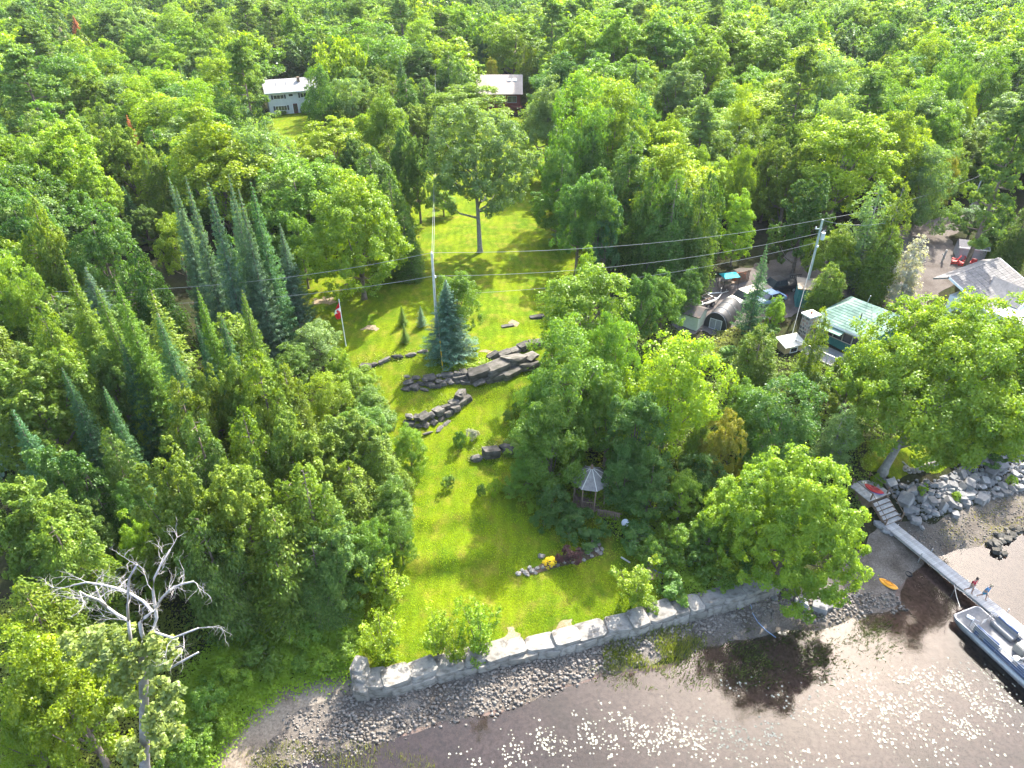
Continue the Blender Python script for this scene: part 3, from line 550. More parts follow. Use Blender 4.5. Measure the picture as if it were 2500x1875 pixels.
T_('maple', 2050, 551, 110, 8, 'Y', 'narrow yellow-green maple right beside the leaning utility pole'); T_('cedar', 2035, 640, 90, 6.5, 'O')
T_('thincedar', 2155, 443, 130, 12.5, 'P', 'tall half-bare cedar with visible grey limbs by the gravel lane'); T_('thincedar', 2210, 445, 90, 12.5, 'O'); T_('cedar', 2182, 552, 110, 9, 'O'); T_('thincedar', 2251, 572, 100, 9, 'W', 'silver-grey feathery cedar beside the gravel yard')
T_('thincedar', 2440, 790, 90, 7, 'O'); T_('cedar', 2370, 740, 80, 6, 'O'); T_('cedar', 2490, 800, 80, 7, 'O'); T_('maple', 2393, 505, 90, 4.5, 'D'); T_('cedar', 2470, 490, 90, 7.5, 'D', 'tall dark cedar with pale bare stems behind the grey garden shed'); T_('cedar', 2520, 500, 90, 9, 'C')
T_('pine', 2510, 262, 150, 20, 'N', 'tall dark white pine at the right end of the gravel lane')
# left of the lawn: lone trees, spires, cedars
T_('spruce', 1088, 683, 138, 8.2, 'S', 'blue-green spruce hiding the foot of the left utility pole'); T_('maple', 1112, 664, 105, 8, 'G', 'mid-green tree grown into the blue-green spruce by the left utility pole')
T_('openspruce', 979, 744, 30, 2.4, 'G', 'young spruce on the lawn nearest the broad lone maple'); T_('openspruce', 985, 790, 30, 2.2, 'G', 'lowest young spruce on the sunlit lawn by the utility pole'); T_('openspruce', 1026, 747, 32, 2.4, 'S', 'young blue-green spruce on the lawn beside the utility pole')
for px, py, w_, h, t, l in ((234,696,66,15,'G','leftmost slim spruce spire below the power lines'),(281,681,80,16,'G','broad-based spruce spire reaching just above the lower power line'),(368,708,120,13,'O',None),(382,763,66,14,'T','teal-green spire in front of the pale open spruce'),
   (480,698,60,15,'G',None),(476,775,50,13,'T',None),(539,771,50,12,'T',None),(590,706,66,14,'G','spruce spire with a bare brownish tip nearest the flagpole'),(146,608,80,17,'O',None),(252,942,50,12,'T',None),(150,897,60,12,'T',None),(289,816,60,12,'T',None),
   (411,431,44,17,'S',None),(429,456,44,16,'S',None),(452,429,56,18,'S',None),(506,443,56,18,'S','blue-green spire with a blunt top, tallest of the close spruce cluster'),(557,425,48,18,'S',None),(582,460,50,17,'S',None),(612,443,54,17,'T',None),(561,480,44,15,'S',None),(683,545,50,11,'S','short blue-green spruce just left of the broad lone maple'),
   (1395,476,50,6.5,'S','small blue spruce at the foot of the dark trees beside the lawn'),(330,1130,70,9,'T',None),(30,1000,90,12,'T',None)):
    T_('openspruce' if (px, py) == (368, 708) else 'spruce', px, py, w_*(1.75 if w_ > 40 else 1.5), h, t, l or ('pale open-branched spruce among the slim spires' if px == 368 else None))
for px, py, w_, h, t in ((378,1100,150,14,'O'),(560,1130,170,13,'O'),(735,1135,160,12,'O'),(480,1255,170,11,'C'),(660,1240,170,11,'O'),(800,1280,120,9,'C'),(420,1200,130,11,'O'),(760,1330,120,8,'C'),
   (622,862,150,13,'O'),(427,921,110,12,'O'),(488,897,90,11,'O'),(570,868,110,12,'O'),(690,890,100,11,'O'),(590,1000,140,12,'O'),(468,1010,130,12,'C'),(690,1010,120,11,'O'),(37,862,200,13,'O'),(140,850,130,12,'O'),(90,740,130,13,'O'),(200,780,120,12,'O'),
   (250,840,110,11,'C'),(840,1010,140,9,'O'),(900,1060,120,7.5,'O'),(950,1120,90,5,'O'),(850,1130,120,7.5,'O'),(770,1060,120,9,'O'),(30,1175,190,13,'O'),(120,1270,160,12,'O'),(40,1420,190,12,'O'),(200,1130,120,10,'D'),(110,1090,140,12,'D'),
   (180,1230,110,9,'C'),(260,1050,100,11,'C')):
    T_('cedar', px, py, w_*1.22, h*.93, t)
for px, py, w_, h, t, l in ((70,1560,230,12,'Y','yellow-green tree filling the lower left corner'),(0,1700,160,9,'Y',None),(342,909,105,8,'B','bright green maple among the olive cedars below the spruce spires'),(195,468,165,14,'D','dark-bodied maple left of the close spruce cluster'),(411,521,100,9,'Y','yellow-green maple in front of the close spruce cluster'),(508,286,232,16,'Y','largest yellow-green maple left of the lawn, above the close spruce cluster'),
   (20,640,110,10,'B',None),(995,1052,85,4.5,'B','bright round bush at the lawn bend below the lower stone wall'),(820,850,70,5,'B',None),(870,900,100,5,'B',None),(900,960,110,5,'G',None),(800,920,120,6,'Y',None),(760,800,120,4.5,'P',None),(700,840,110,5,'G',None),
   (880,1000,120,5.5,'G',None),(950,1180,110,5.5,'G','mid-green tree overhanging the lower lawn from the left'),(970,1260,80,5,'G',None),(890,1290,110,6,'G',None),(300,1250,110,8,'B',None),(310,1180,100,8,'D',None),(870,1000,80,5,'G',None)):
    T_('maple', px, py, w_, h, t, l)
for px, py, w_, h, t, l in ((934,1375,125,4.6,'Y','yellow-green sapling at the left edge of the lower lawn, farthest from the water'),(922,1497,125,4.8,'Y','yellow-green sapling at the left end of the shore wall'),(1060,1501,100,4.4,'Y','thin pale sapling second from the left along the shore wall'),(1166,1469,130,5.6,'B','tallest bright sapling standing over the shore wall'),(1557,1379,120,4.4,'Y','round leafy sapling on the right of the lower lawn by the shore wall'),(1105,1540,80,3.6,'Y',None)):
    T_('sapling', px, py, w_, h, t, l)
T_('pine', 33, 114, 190, 20, 'N', 'tall white pine with bare limbs at the left edge'); T_('pine', 580, 102, 125, 21, 'N', 'tall white pine just left of the white house')
T_('spruce', 309, 281, 62, 11, 'R', 'rust-brown dead spruce among the olive cedars'); T_('spruce', 178, 38, 40, 10, 'R', 'rust-brown dead spruce near the top left'); T_('spruce', 2084, 112, 22, 9, 'R', 'rust-brown dead spire in the far right forest')
for px, py, w_, h, t, l in ((773,171,95,15,'D','dark maple right against the white house'),(850,163,125,15,'P','pale poplar-like maple to the right of the white house'),(797,293,180,12,'Y',None),(930,222,120,14,'B',None),(890,60,190,17,'G',None),(1028,53,120,15,'B',None),(1260,33,190,17,'B',None),
   (1130,210,200,10.5,'B','bright maple in front of the red house'),(1341,195,140,15.5,'P','pale silvery tree right of the red house'),(1422,203,160,18.5,'G',None),(1508,220,170,17,'B',None),(1375,330,120,14,'D',None),(1420,430,110,12,'D',None),(1470,420,120,13,'G',None),(419,16,105,15,'B',None),(529,41,85,15,'B',None),(525,118,140,16,'Y',None),
   (1628,281,90,13,'Y',None),(1661,334,200,15,'Y',None),(1820,220,100,14,'Y',None),(1828,366,75,11,'B',None),(1820,460,90,10,'B',None),(2088,277,235,16,'Y','biggest yellow-green maple above the gravel lane'),(2226,252,130,16,'Y',None),(2373,220,60,13,'Y',None),
   (2292,366,135,11,'P','pale whitish maple beside the gravel lane'),(2335,366,55,9,'A','orange-tinged maple beside the pale whitish one'),(2178,49,95,16,'D',None),(2373,118,120,16,'G',None),(2440,130,110,16,'G',None),(1200,146,40,9,'A',None),(720,520,80,9,'G',None),(1080,470,60,3.5,'B',None),):
    T_('maple', px, py, w_, h, t, l)
for px, py, w_, h, t in ((1430,20,150,20,'B'),(1512,12,150,21,'B'),(1590,20,140,20,'B'),(1675,142,120,16,'P'),(1661,146,120,15,'G'),(1803,24,200,20,'B'),(1640,24,150,20,'G'),(1885,65,150,18,'B'),(1740,60,130,19,'B')):
    T_('poplar', px, py, w_, h, t)
T_('pine', 1722, 246, 130, 15, 'P', 'pale drooping pine above the right-hand cedars')
for px, py, w_, h, t in ((1451,305,100,14,'C'),(1544,321,140,15,'C'),(1488,470,70,11,'T'),(1597,504,60,10,'C'),(1654,427,120,14,'C'),(1600,400,110,14,'C'),(1844,301,90,12,'O'),(1946,346,110,12,'O'),(1900,330,80,12,'O'),(1657,415,110,14,'C'),(1720,450,110,13,'C'),(1740,420,90,12,'D'),(1990,430,110,12,'D'),
   (1024,110,110,13,'C'),(1093,126,90,13,'C'),(1125,150,80,12,'C'),(1280,102,50,13,'O'),(980,300,70,13,'C'),(1010,330,70,12,'C'),(900,360,140,12,'C'),(950,430,130,11,'C'),(985,520,80,8,'C'),(285,305,120,13,'O'),(195,175,110,14,'O'),(350,350,100,12,'O'),(70,480,120,14,'O')):
    T_('cedar', px, py, w_*1.1, h, t)
# bushes on the lawn and round the flower bed
for px, py, w_, h, t, l in ((1121,1058,34,1.5,'D','dark bush on the lawn right of the bend'),(1154,1045,30,1.3,'W','grey twiggy bush beside the dark bush on the lawn'),(1243,1002,30,1.2,'G','small bush on the slope under the dark lawn-edge maple'),(1268,982,30,1.4,'D','small dark bush in the shade at the lawn edge'),(1093,1158,36,1.4,'O','olive twiggy bush by the lawn bend'),
   (1174,1182,26,1.3,'D','small dark bush left of the pair on the shaded lawn edge'),(1207,1178,36,1.3,'B','light bush on the line between sun and shade of the lower lawn'),(1243,1182,46,1.4,'G','round bush between the light bush and the hosta patch'),(1282,1198,36,1.1,'B','upper of the two leafy bushes on the shaded lower lawn'),(1312,1216,54,1.3,'B','lower and larger of the two leafy bushes on the shaded lower lawn'),
   (1390,1338,58,1.7,'M','dark red twiggy shrub in the stone-edged flower bed'),(1343,1364,30,.8,'F','yellow flowering shrub in the stone-edged flower bed'),(2146,1165,30,1.0,'B',None),(2258,1185,26,1.0,'B',None),(2340,1205,24,.8,'B',None),(2475,1165,24,.9,'B',None),
   (800,1340,100,2.4,'G',None),(700,1490,90,2.4,'B',None),(760,1520,80,2.0,'G',None),(620,1560,100,2.2,'G',None),(560,1620,90,2.0,'B',None),(500,1680,100,2.2,'G',None),(480,1760,100,2.0,'B',None),(660,1610,60,1.4,'G',None),(540,1760,60,1.4,'B',None),(790,1600,60,1.5,'B',None),(730,1600,50,1.2,'G',None),(430,1820,110,2.2,'G',None),(840,1560,60,1.6,'B',None),(1100,885,36,.7,'B',None),(1290,1075,60,1.4,'G',None),(1260,1085,50,1.0,'B',None),(1330,1250,60,1.6,'D',None),(1390,1280,70,1.6,'D',None),(1450,1290,80,1.6,'D',None),(1560,1290,90,2.2,'D',None),(1610,1330,90,2.2,'G',None),(1650,1420,80,1.6,'G',None),(1590,1465,50,1.0,'B',None),
   (1300,400,70,3,'G',None),(1330,470,70,3,'D',None),(1290,350,60,3,'B',None),(745,260,26,1.6,'D',None),(690,268,26,1.0,'P',None)):
    T_('shrub', px, py, w_, h, t, l)
# ---- what must stay in sight, and where nothing may stand
CLEAR = [
 (lambda: 0, [(905,1640),(1200,1580),(1480,1520),(1560,1500),(1500,1340),(1440,1270),(1350,1180),(1290,1100),(1280,1000),(1290,880),(1330,780),(1370,650),(1400,590),(1370,520),(1320,430),(1270,410),(1230,430),(1190,480),(1170,600),(1060,580),(1010,660),(780,700),(780,830),(900,900),(900,1000),(1020,1060),(1030,1150),(1000,1300),(960,1400),(930,1600)]),
 (0, [(655,205),(765,195),(765,290),(760,345),(705,345),(660,280)]), (0, [(1180,183),(1265,183),(1272,230),(1268,270),(1240,270),(1225,228)]),
 (0, [(1650,735),(1720,690),(1800,665),(1880,650),(1950,640),(1960,760),(1800,730),(1720,800),(1650,800)]), (0, [(2220,615),(2370,520),(2340,560),(2250,660)]),
 (0, [(2270,600),(2420,590),(2420,655),(2320,690),(2270,690)]), (0, [(1985,770),(2075,735),(2120,760),(2130,830),(2040,840),(1960,820)]), (0, [(2320,680),(2440,632),(2490,700),(2470,780),(2410,720)]), (0, [(1940,690),(1990,690),(1990,850),(1930,850)]),
]
clear_pts = []
for _, pg in CLEAR:
    a = np.array(pg, float); gx, gy = np.meshgrid(np.arange(a[:, 0].min(), a[:, 0].max(), 16), np.arange(a[:, 1].min(), a[:, 1].max(), 16)); gx, gy = gx.ravel(), gy.ravel()
    k = poly_sd(a, gx, gy) > 0
    for x, y in zip(gx[k], gy[k]): g = G(x, y); clear_pts.append((x, y, proj(*g)[2]))
for t in TREES:
    if t['kind'] == 'shrub': continue
    for q in (.62, .8, .95): x, y, D_ = proj(t['p'][0], t['p'][1], t['p'][2]+t['h']*q); clear_pts.append((x, y, proj(*t['p'])[2]))
clear_pts = np.array(clear_pts)
NO_BASE = [lawn_w, house_lawn_w, gravel_w, shore_lawn_w, beach_w, gpoly([(210,770),(240,660),(400,620),(640,620),(720,690),(660,760),(420,790)]), gpoly([(640,290),(640,255),(830,245),(830,290)]), gpoly([(1150,290),(1150,225),(1300,225),(1300,290)]), gpoly([(1950,860),(1950,740),(2200,720),(2220,860)]), gpoly([(2250,760),(2300,660),(2500,620),(2560,800)])]
RIGHT_FREE = gpoly([(1300,1500),(1300,1020),(1420,760),(1480,640),(1640,640),(1700,590),(1960,560),(2300,500),(2600,470),(2700,1300)])
PX_HARD = [(0,1590,900,2000)]
# ---- fill the forest between them
def crown_box(p, h, w_):
    x0, y0, D0 = proj(p[0], p[1], p[2]); x1, y1, D1 = proj(p[0], p[1], p[2]+h); return (x0+x1)/2, y1, y0, w_*FPX/((D0+D1)/2), D0
cand = []
yy = 44.0
while yy < 345:
    st = 4.4 if yy < 110 else 5.3 if yy < 200 else 6.2
    half = yy*.80+18
    for xx in np.arange(-half, half, st): cand.append((xx+RNG.uniform(-.36, .36)*st, yy+RNG.uniform(-.36, .36)*st, st))
    yy += st*.9
cand = np.array(cand); cz = gz(cand[:, 0], cand[:, 1]); ok = np.ones(len(cand), bool)
for pg in NO_BASE: ok &= poly_sd(pg, cand[:, 0], cand[:, 1]) < -1.2
ok &= poly_sd(RIGHT_FREE, cand[:, 0], cand[:, 1]) < 0
ok &= cz > 2.2
cand = cand[ok]; cz = cz[ok]
ex = np.array([(t['p'][0], t['p'][1], t['w']) for t in TREES])
def noise2(x, y, s, o): return math.sin(x/s+o)*math.cos(y/s*1.2+o*1.7)+.6*math.sin(x/s*2.1+y/s*1.7+o*3)
FILL = []
for (x, y, st), z in zip(cand, cz):
    px, py, D = proj(x, y, z)
    if px < -700 or px > 3300 or py > 1640 or (px > 2620 and py > 880): continue
    if y < 130 and px < 900 and py > 1520: continue
    u = RNG.random(); n1 = noise2(x, y, 13, 0.5); n2 = noise2(x, y, 17, 2.2)
    right = px > 1350
    if right: kind = 'cedar' if n1 > .55 else 'poplar' if n2 > .55 and y > 110 else 'pine' if u < .05 else 'spruce' if u < .12 else 'maple'
    else: kind = 'maple' if n1 > .35 else 'pine' if u < .05 and y > 100 else 'spruce' if u < .14 else 'poplar' if n2 > .85 else 'cedar'
    h, w_ = {'cedar': (RNG.uniform(8.5, 13), RNG.uniform(4.8, 7.2)), 'maple': (RNG.uniform(9, 16), RNG.uniform(5.5, 11.5)), 'poplar': (RNG.uniform(13, 18), RNG.uniform(6, 8.5)), 'pine': (RNG.uniform(15, 20), RNG.uniform(7.5, 10)), 'spruce': (RNG.uniform(10, 15), RNG.uniform(4.2, 6.0))}[kind]
    if y > 110: w_ *= 1.22
    if y > 240: h *= .85
    d = np.hypot(ex[:, 0]-x, ex[:, 1]-y)
    if (d < .25*(ex[:, 2]+w_*.8)).any(): continue
    cx, t, b, wp, D0 = crown_box((x, y, z), h, w_)
    if b < -30 or t > 1900: continue
    e = (((clear_pts[:, 0]-cx)/(wp*.56))**2+((clear_pts[:, 1]-(t+b)/2)/((b-t)*.56))**2 < 1) & (clear_pts[:, 2] > D0-1)
    if e.any():
        h *= .5; w_ *= .6; cx, t, b, wp, D0 = crown_box((x, y, z), h, w_); kind = 'maple' if kind in ('poplar', 'pine') else kind
        e = (((clear_pts[:, 0]-cx)/(wp*.56))**2+((clear_pts[:, 1]-(t+b)/2)/((b-t)*.56))**2 < 1) & (clear_pts[:, 2] > D0-1)
        if e.any(): continue
    v = RNG.random()
    if kind == 'maple': tint = 'Y' if v < .26 else 'B' if v < .52 else 'G' if v < .76 else 'D' if v < .87 else 'P'
    elif kind == 'poplar': tint = 'B' if v < .5 else 'P' if v < .8 else 'G'
    elif kind == 'cedar': tint = 'O' if v < .52 else 'C' if v < .88 else 'D'
    elif kind == 'spruce': tint = 'T' if v < .5 else 'S' if v < .7 else 'G' if v < .96 else 'W'
    else: tint = 'N'
    FILL.append(dict(kind=kind, p=np.array((x, y, z)), h=h, w=w_, tint=tint, label=None, group=None, D=D0, px=cx, py=t, wpx=wp, rz=None, var=None, fill=True))
# the 250 largest fill trees of a kind are objects, the rest one far wood
FAR = []; cnt = {}
for t in TREES: cnt[NAMES[t['kind']][0]] = cnt.get(NAMES[t['kind']][0], 0)+1
for t in sorted(FILL, key=lambda t: t['D']):
    nm = NAMES[t['kind']][0]
    inside = -60 < t['px'] < 2560 and t['py'] < 1860
    if inside and cnt.get(nm, 0) < 285 and t['D'] < 215: cnt[nm] = cnt.get(nm, 0)+1; TREES.append(t)
    else: FAR.append(t)
print('TREES', len(TREES), 'FAR', len(FAR), cnt)
# ---- build the trees: the first of each mesh, then copies of the thing and each of its parts
LANDMARK = [('the white house', 710, 270), ('the red house', 1240, 275), ('the flagpole', 843, 840), ('the gazebo', 1443, 1215), ('the green-roofed cottage', 2050, 850), ('the leaning utility pole', 1962, 720), ('the left utility pole', 1072, 860), ('the dead bare tree', 352, 1640),
 ('the cream shed', 1690, 800), ('the close spruce cluster', 520, 640), ('the rust-brown dead spruce', 355, 420), ('the lone oak', 1156, 594), ('the grey garden shed', 2380, 640), ('the shore wall', 1250, 1600), ('the tall pine at the left edge', 70, 420), ('the lower stone wall', 1060, 1010), ('the dock landing', 2150, 1290)]
LM = [(n, G(x, y)) for n, x, y in LANDMARK]
for key, nm in (('biggest yellow-green maple above', 'the biggest maple above the lane'), ('pale silvery tree right', 'the pale tree beside the red house'), ('pale drooping pine', 'the pale drooping pine'), ('rust-brown dead spire', 'the rust-brown spire at top right'), ('rust-brown dead spruce near', 'the rust-brown spruce at top left'), ('tall dark white pine', 'the tall pine by the lane end'), ('largest yellow-green maple left', 'the largest maple left of the lawn'), ('pale poplar-like', 'the pale maple by the white house'), ('yellow-green tree filling', 'the lower left corner tree')):
    for t in TREES:
        if t['label'] and t['label'].startswith(key): LM.append((nm, t['p']))
ORD = ['nearest', 'second nearest', 'third nearest', 'fourth nearest', 'fifth nearest', 'sixth nearest', 'seventh nearest', 'eighth nearest', 'ninth nearest', 'tenth nearest', 'eleventh nearest', 'twelfth nearest', 'thirteenth nearest', 'fourteenth nearest']
bykey = {}
for t in TREES:
    if t['label']: continue
    ds = [np.hypot(t['p'][0]-g[0], t['p'][1]-g[1]) for _, g in LM]; i = int(np.argmin(ds)); t['lm'] = i; t['ld'] = ds[i]
    t['what'] = TINT[t['tint']][1]+' '+NAMES[t['kind']][1]
allby = {}
for t in TREES: allby.setdefault((NAMES[t['kind']][1], t['tint']), []).append(t)
for t in TREES:
    if t['label']: continue
    n, g = LM[t['lm']]; same = sorted(allby[(NAMES[t['kind']][1], t['tint'])], key=lambda q: np.hypot(q['p'][0]-g[0], q['p'][1]-g[1])); r_ = [q is t for q in same].index(True)
    if r_ < len(ORD) and t['ld'] < 70: t['label'] = f"{t['what']}, {ORD[r_]} such to {n}"
    else:
        z = 'left' if t['px'] < 830 else 'middle' if t['px'] < 1600 else 'right'
        t['label'] = f"{t['what']} in the forest at the {z} top of the photo"; t['group'] = f"{t['what']}s in the {z} far forest"
GROUPS = {'maple': 'maples round the property', 'cedar': 'cedars round the property', 'thin cedar': 'cedars round the property', 'spruce': 'spruces round the property', 'open-branched spruce': 'spruces round the property', 'white pine': 'white pines in the forest', 'poplar': 'poplars in the forest', 'shrub': 'shrubs and bushes', 'sapling': 'saplings on the lower lawn', 'oak': None}
for i, t in enumerate(TREES):
    pr = PROTO[t['kind']]; k = t['var'] if t['var'] is not None else (i*7+3) % len(pr); h0, w0, (cm, tm) = pr[k]
    name, word = NAMES[t['kind']]
    rt = thing(name, t['label'], 'shrub' if t['kind'] == 'shrub' else 'tree', t['p'], t['rz'] if t['rz'] is not None else (i*2.399) % 6.283, t['group'] or GROUPS[word], (t['w']/w0, t['w']/w0, t['h']/h0))
    c = link('crown', cm, rt); j = RNG.uniform(.84, 1.16); hu = RNG.uniform(.93, 1.07); b_ = TINT[t['tint']][0]
    c.color = (b_[0]*j*hu, b_[1]*j, b_[2]*j/hu, 1)
    link('trunk', tm, rt)
# ---- the far wood: too many to count, one object
def far_mesh(kind, tints, seed):
    h0, w0, (cm, tm) = PROTO[kind][0]
    return cm
FARC = bpy.data.collections.new('far_kinds'); fk = ['maple', 'poplar', 'cedar', 'spruce', 'pine', 'maple_b', 'maple_c', 'cedar_b']
FARMAT = {'maple': leaf_mat('far_maple_foliage', ramp=[TINT[c][0] for c in 'YBGBYDPG']), 'poplar': leaf_mat('far_poplar_foliage', ramp=[TINT[c][0] for c in 'BPGB']), 'cedar': leaf_mat('far_cedar_foliage', ramp=[TINT[c][0] for c in 'OCOC'], trans=.3),
 'spruce': leaf_mat('far_spruce_foliage', ramp=[TINT[c][0] for c in 'TSGT'], trans=.3), 'pine': leaf_mat('far_pine_foliage', ramp=[TINT[c][0] for c in 'NN'], trans=.3)}
LOWP = {'maple': (13., 9., broadleaf(1, 13, 9, .16, 48, 5200, .55)[0]), 'poplar': (18., 8., broadleaf(11, 18, 8, .2, 52, 5200, .55, cr=(.11, .19), squash=1.)[0]), 'cedar': (13., 6., cedar(21, 13, 6., 5000, .5)[0]), 'spruce': (16., 5.6, spruce(31, 16, 5.6, 4200, .5)[0]), 'pine': (20., 10., pine(41, 20, 10, 4200, .62)[0])}
LOWP['maple_b'] = (14., 8., broadleaf(4, 14, 8, .1, 44, 5000, .52, top=.6)[0]); LOWP['maple_c'] = (11., 10., broadleaf(6, 11, 10, .1, 40, 5600, .55, cr=(.17, .26))[0]); LOWP['cedar_b'] = (12., 6.4, broadleaf(27, 12, 6.4, .0, 60, 5200, .44, top=.45, cr=(.10, .16), squash=1.25, spike=.8)[0])
for k in ('maple_b', 'maple_c'): FARMAT[k] = FARMAT['maple']
FARMAT['cedar_b'] = FARMAT['cedar']
for t in FAR: t['fk'] = t['kind'] if t['kind'] not in ('maple', 'cedar') else str(RNG.choice(['maple', 'maple_b', 'maple_c'] if t['kind'] == 'maple' else ['cedar', 'cedar_b']))
for i, k in enumerate(fk):
    me = LOWP[k][2]; me.materials.clear(); me.materials.append(FARMAT[k]); o = bpy.data.objects.new('kind_%d_%s' % (i, k), me); FARC.objects.link(o)
def gn_scatter(name, pts, rots, scls, idx, coll, label):
    me = bpy.data.meshes.new(name); me.vertices.add(len(pts)); me.vertices.foreach_set('co', np.asarray(pts, np.float32).ravel())
    a = me.attributes.new('rz', 'FLOAT', 'POINT'); a.data.foreach_set('value', np.asarray(rots, np.float32))
    a = me.attributes.new('scl', 'FLOAT_VECTOR', 'POINT'); a.data.foreach_set('vector', np.asarray(scls, np.float32).ravel())
    a = me.attributes.new('pick', 'INT', 'POINT'); a.data.foreach_set('value', np.asarray(idx, np.int32))
    o = link(name, me); ng = bpy.data.node_groups.new(name+'_scatter', 'GeometryNodeTree'); N = ng.nodes.new; L = ng.links.new
    ng.interface.new_socket('Geometry', in_out='INPUT', socket_type='NodeSocketGeometry'); ng.interface.new_socket('Geometry', in_out='OUTPUT', socket_type='NodeSocketGeometry')
    gi = N('NodeGroupInput'); go = N('NodeGroupOutput'); ci = N('GeometryNodeCollectionInfo'); ci.inputs['Collection'].default_value = coll; ci.inputs['Separate Children'].default_value = True; ci.inputs['Reset Children'].default_value = True
    ip = N('GeometryNodeInstanceOnPoints'); ip.inputs['Pick Instance'].default_value = True
    def attr(nm, ty): n = N('GeometryNodeInputNamedAttribute'); n.data_type = ty; n.inputs['Name'].default_value = nm; return n.outputs['Attribute']
    cx = N('ShaderNodeCombineXYZ'); L(attr('rz', 'FLOAT'), cx.inputs[2])
    L(gi.outputs[0], ip.inputs['Points']); L(ci.outputs[0], ip.inputs['Instance']); L(attr('pick', 'INT'), ip.inputs['Instance Index']); L(cx.outputs[0], ip.inputs['Rotation']); L(attr('scl', 'FLOAT_VECTOR'), ip.inputs['Scale']); L(ip.outputs[0], go.inputs[0])
    md = o.modifiers.new('scatter', 'NODES'); md.node_group = ng
    return tag(o, label, kind='stuff')
gn_scatter('far_woodland', [t['p'] for t in FAR], RNG.uniform(0, 6.28, len(FAR)), [(t['w']/LOWP[t['fk']][1], t['w']/LOWP[t['fk']][1], t['h']/LOWP[t['fk']][0]) for t in FAR], [fk.index(t['fk']) for t in FAR], FARC, 'mixed forest running to the top of the picture')
# ---------------------------------------------------------------- stone walls
BLK = [block('stone', STONE, 100+i) for i in range(8)]
DRK = [rock('stone', DARKSTONE, 200+i, 14) for i in range(6)]+[block('stone', DARKSTONE, 230+i) for i in range(6)]
BLU = [rock('stone', BLUESTONE, 300+i, 13, .9) for i in range(6)]+[block('stone', BLUESTONE, 330+i) for i in range(6)]
PAL = [rock('stone', STONE, 400+i, 13, .9) for i in range(6)]
def walk(pts, step):
    """points and headings along a polyline, with uneven spacing"""
    pts = [np.array(p, float) for p in pts]; out = []; k = 0; d = 0.0; L_ = [np.linalg.norm(b[:2]-a[:2]) for a, b in zip(pts, pts[1:])]; tot = sum(L_); s = 0.0
    while s < tot:
        l_ = step() if callable(step) else step; m = s+l_/2; acc = 0
        for a, b, q in zip(pts, pts[1:], L_):
            if acc+q >= m or b is pts[-1]: t = min(1, max(0, (m-acc)/q)); out.append((a+(b-a)*t, math.atan2(b[1]-a[1], b[0]-a[0]), l_)); break
            acc += q
        s += l_
    return out
def stone_in(rt, me, p, size, rz, tilt=.05, name='stone'):
    o = link(name, me[RNG.integers(len(me))], rt, np.array(p)-np.array(rt.location), (RNG.normal()*tilt, RNG.normal()*tilt, rz+RNG.normal()*.06), size); return o
# the armour stone wall along the shore: big flat-topped blocks, two courses
base_px = [(893,1698),(967,1690),(1020,1675),(1117,1648),(1219,1626),(1304,1605),(1365,1596),(1422,1579),(1479,1562),(1557,1545),(1589,1534),(1695,1508),(1775,1485),(1828,1470),(1890,1448)]
bp_ = [G(*p) for p in base_px]; off_ = np.array((-.10, .55, 0))
sw = thing('retaining_wall', 'long pale armour stone wall along the shingle shore below the lawn', 'wall', bp_[0])
for course in range(2):
    for p, h, l_ in walk(bp_, lambda: RNG.uniform(1.1, 2.1) if course else RNG.uniform(.9, 1.7)):
        nrm = np.array((-math.sin(h), math.cos(h), 0)); zb = gz1(p[0], p[1])-.12
        if course == 0: stone_in(sw, BLK, (p[0]+nrm[0]*.25, p[1]+nrm[1]*.25, zb+.38), (l_*1.06, 1.0, .84), h, .03)
        else: stone_in(sw, BLK, (p[0]+nrm[0]*.55, p[1]+nrm[1]*.55, zb+.90+RNG.normal()*.05), (l_*1.07, RNG.uniform(1.2, 1.6), RNG.uniform(.46, .62)), h, .035)
for k in range(3):
    p = G(885-k*4, 1690-k*24); stone_in(sw, BLK, (p[0]+.1, p[1], p[2]+.45), (1.2, 1.0, 1.3), 1.45, .06)
# dark ledge walls across the lawn
def ledge(label, pts, hgt, size, me=DRK, rows=2, depth=.7, name='retaining_wall', cat='wall'):
    g = [G(*p) for p in pts]; rt = thing(name, label, cat, g[0])
    for r_ in range(rows):
        for p, h, l_ in walk(g, lambda: RNG.uniform(*size)):
            nrm = np.array((-math.sin(h), math.cos(h), 0)); q = p+nrm*(.18+.38*r_+RNG.normal()*.09); zb = gz1(p[0], p[1])
            stone_in(rt, me, (q[0], q[1], zb+hgt*(r_+.35)/rows+RNG.normal()*.09), (l_*1.12, depth*RNG.uniform(.7, 1.4), hgt/rows*RNG.uniform(.95, 1.5)), h+RNG.normal()*.12, .14)
    return rt
ledge('longest dark rock ledge on the lawn, just below the left utility pole', [(980,948),(1040,955),(1110,940),(1160,932)], .95, (.45, 1.3), rows=3)
ledge('big slabby dark stone terrace at the lawn edge under the clump of maples', [(1150,944),(1210,928),(1262,905),(1300,890)], 1.25, (1.3, 2.4), depth=1.3)
ledge('upper row of flat stones behind the big slabby terrace', [(1195,880),(1250,868),(1310,846)], .6, (1.1, 2.0), rows=1, depth=.9)
ledge('curved lower stone wall of stacked dark blocks at the lawn bend', [(985,1040),(1040,1045),(1085,1025),(1120,1000),(1138,980)], .95, (.6, 1.1))
ledge('single low row of orange-lichened rocks below the flagpole', [(880,900),(915,898),(945,885),(990,875),(1045,862)], .42, (.8, 1.5), rows=1, depth=.55)
ledge('low rock ledge half in shade above the gazebo lawn', [(1145,1128),(1190,1122),(1230,1108),(1270,1105),(1300,1096)], .8, (1.0, 1.9), rows=1, depth=.8)
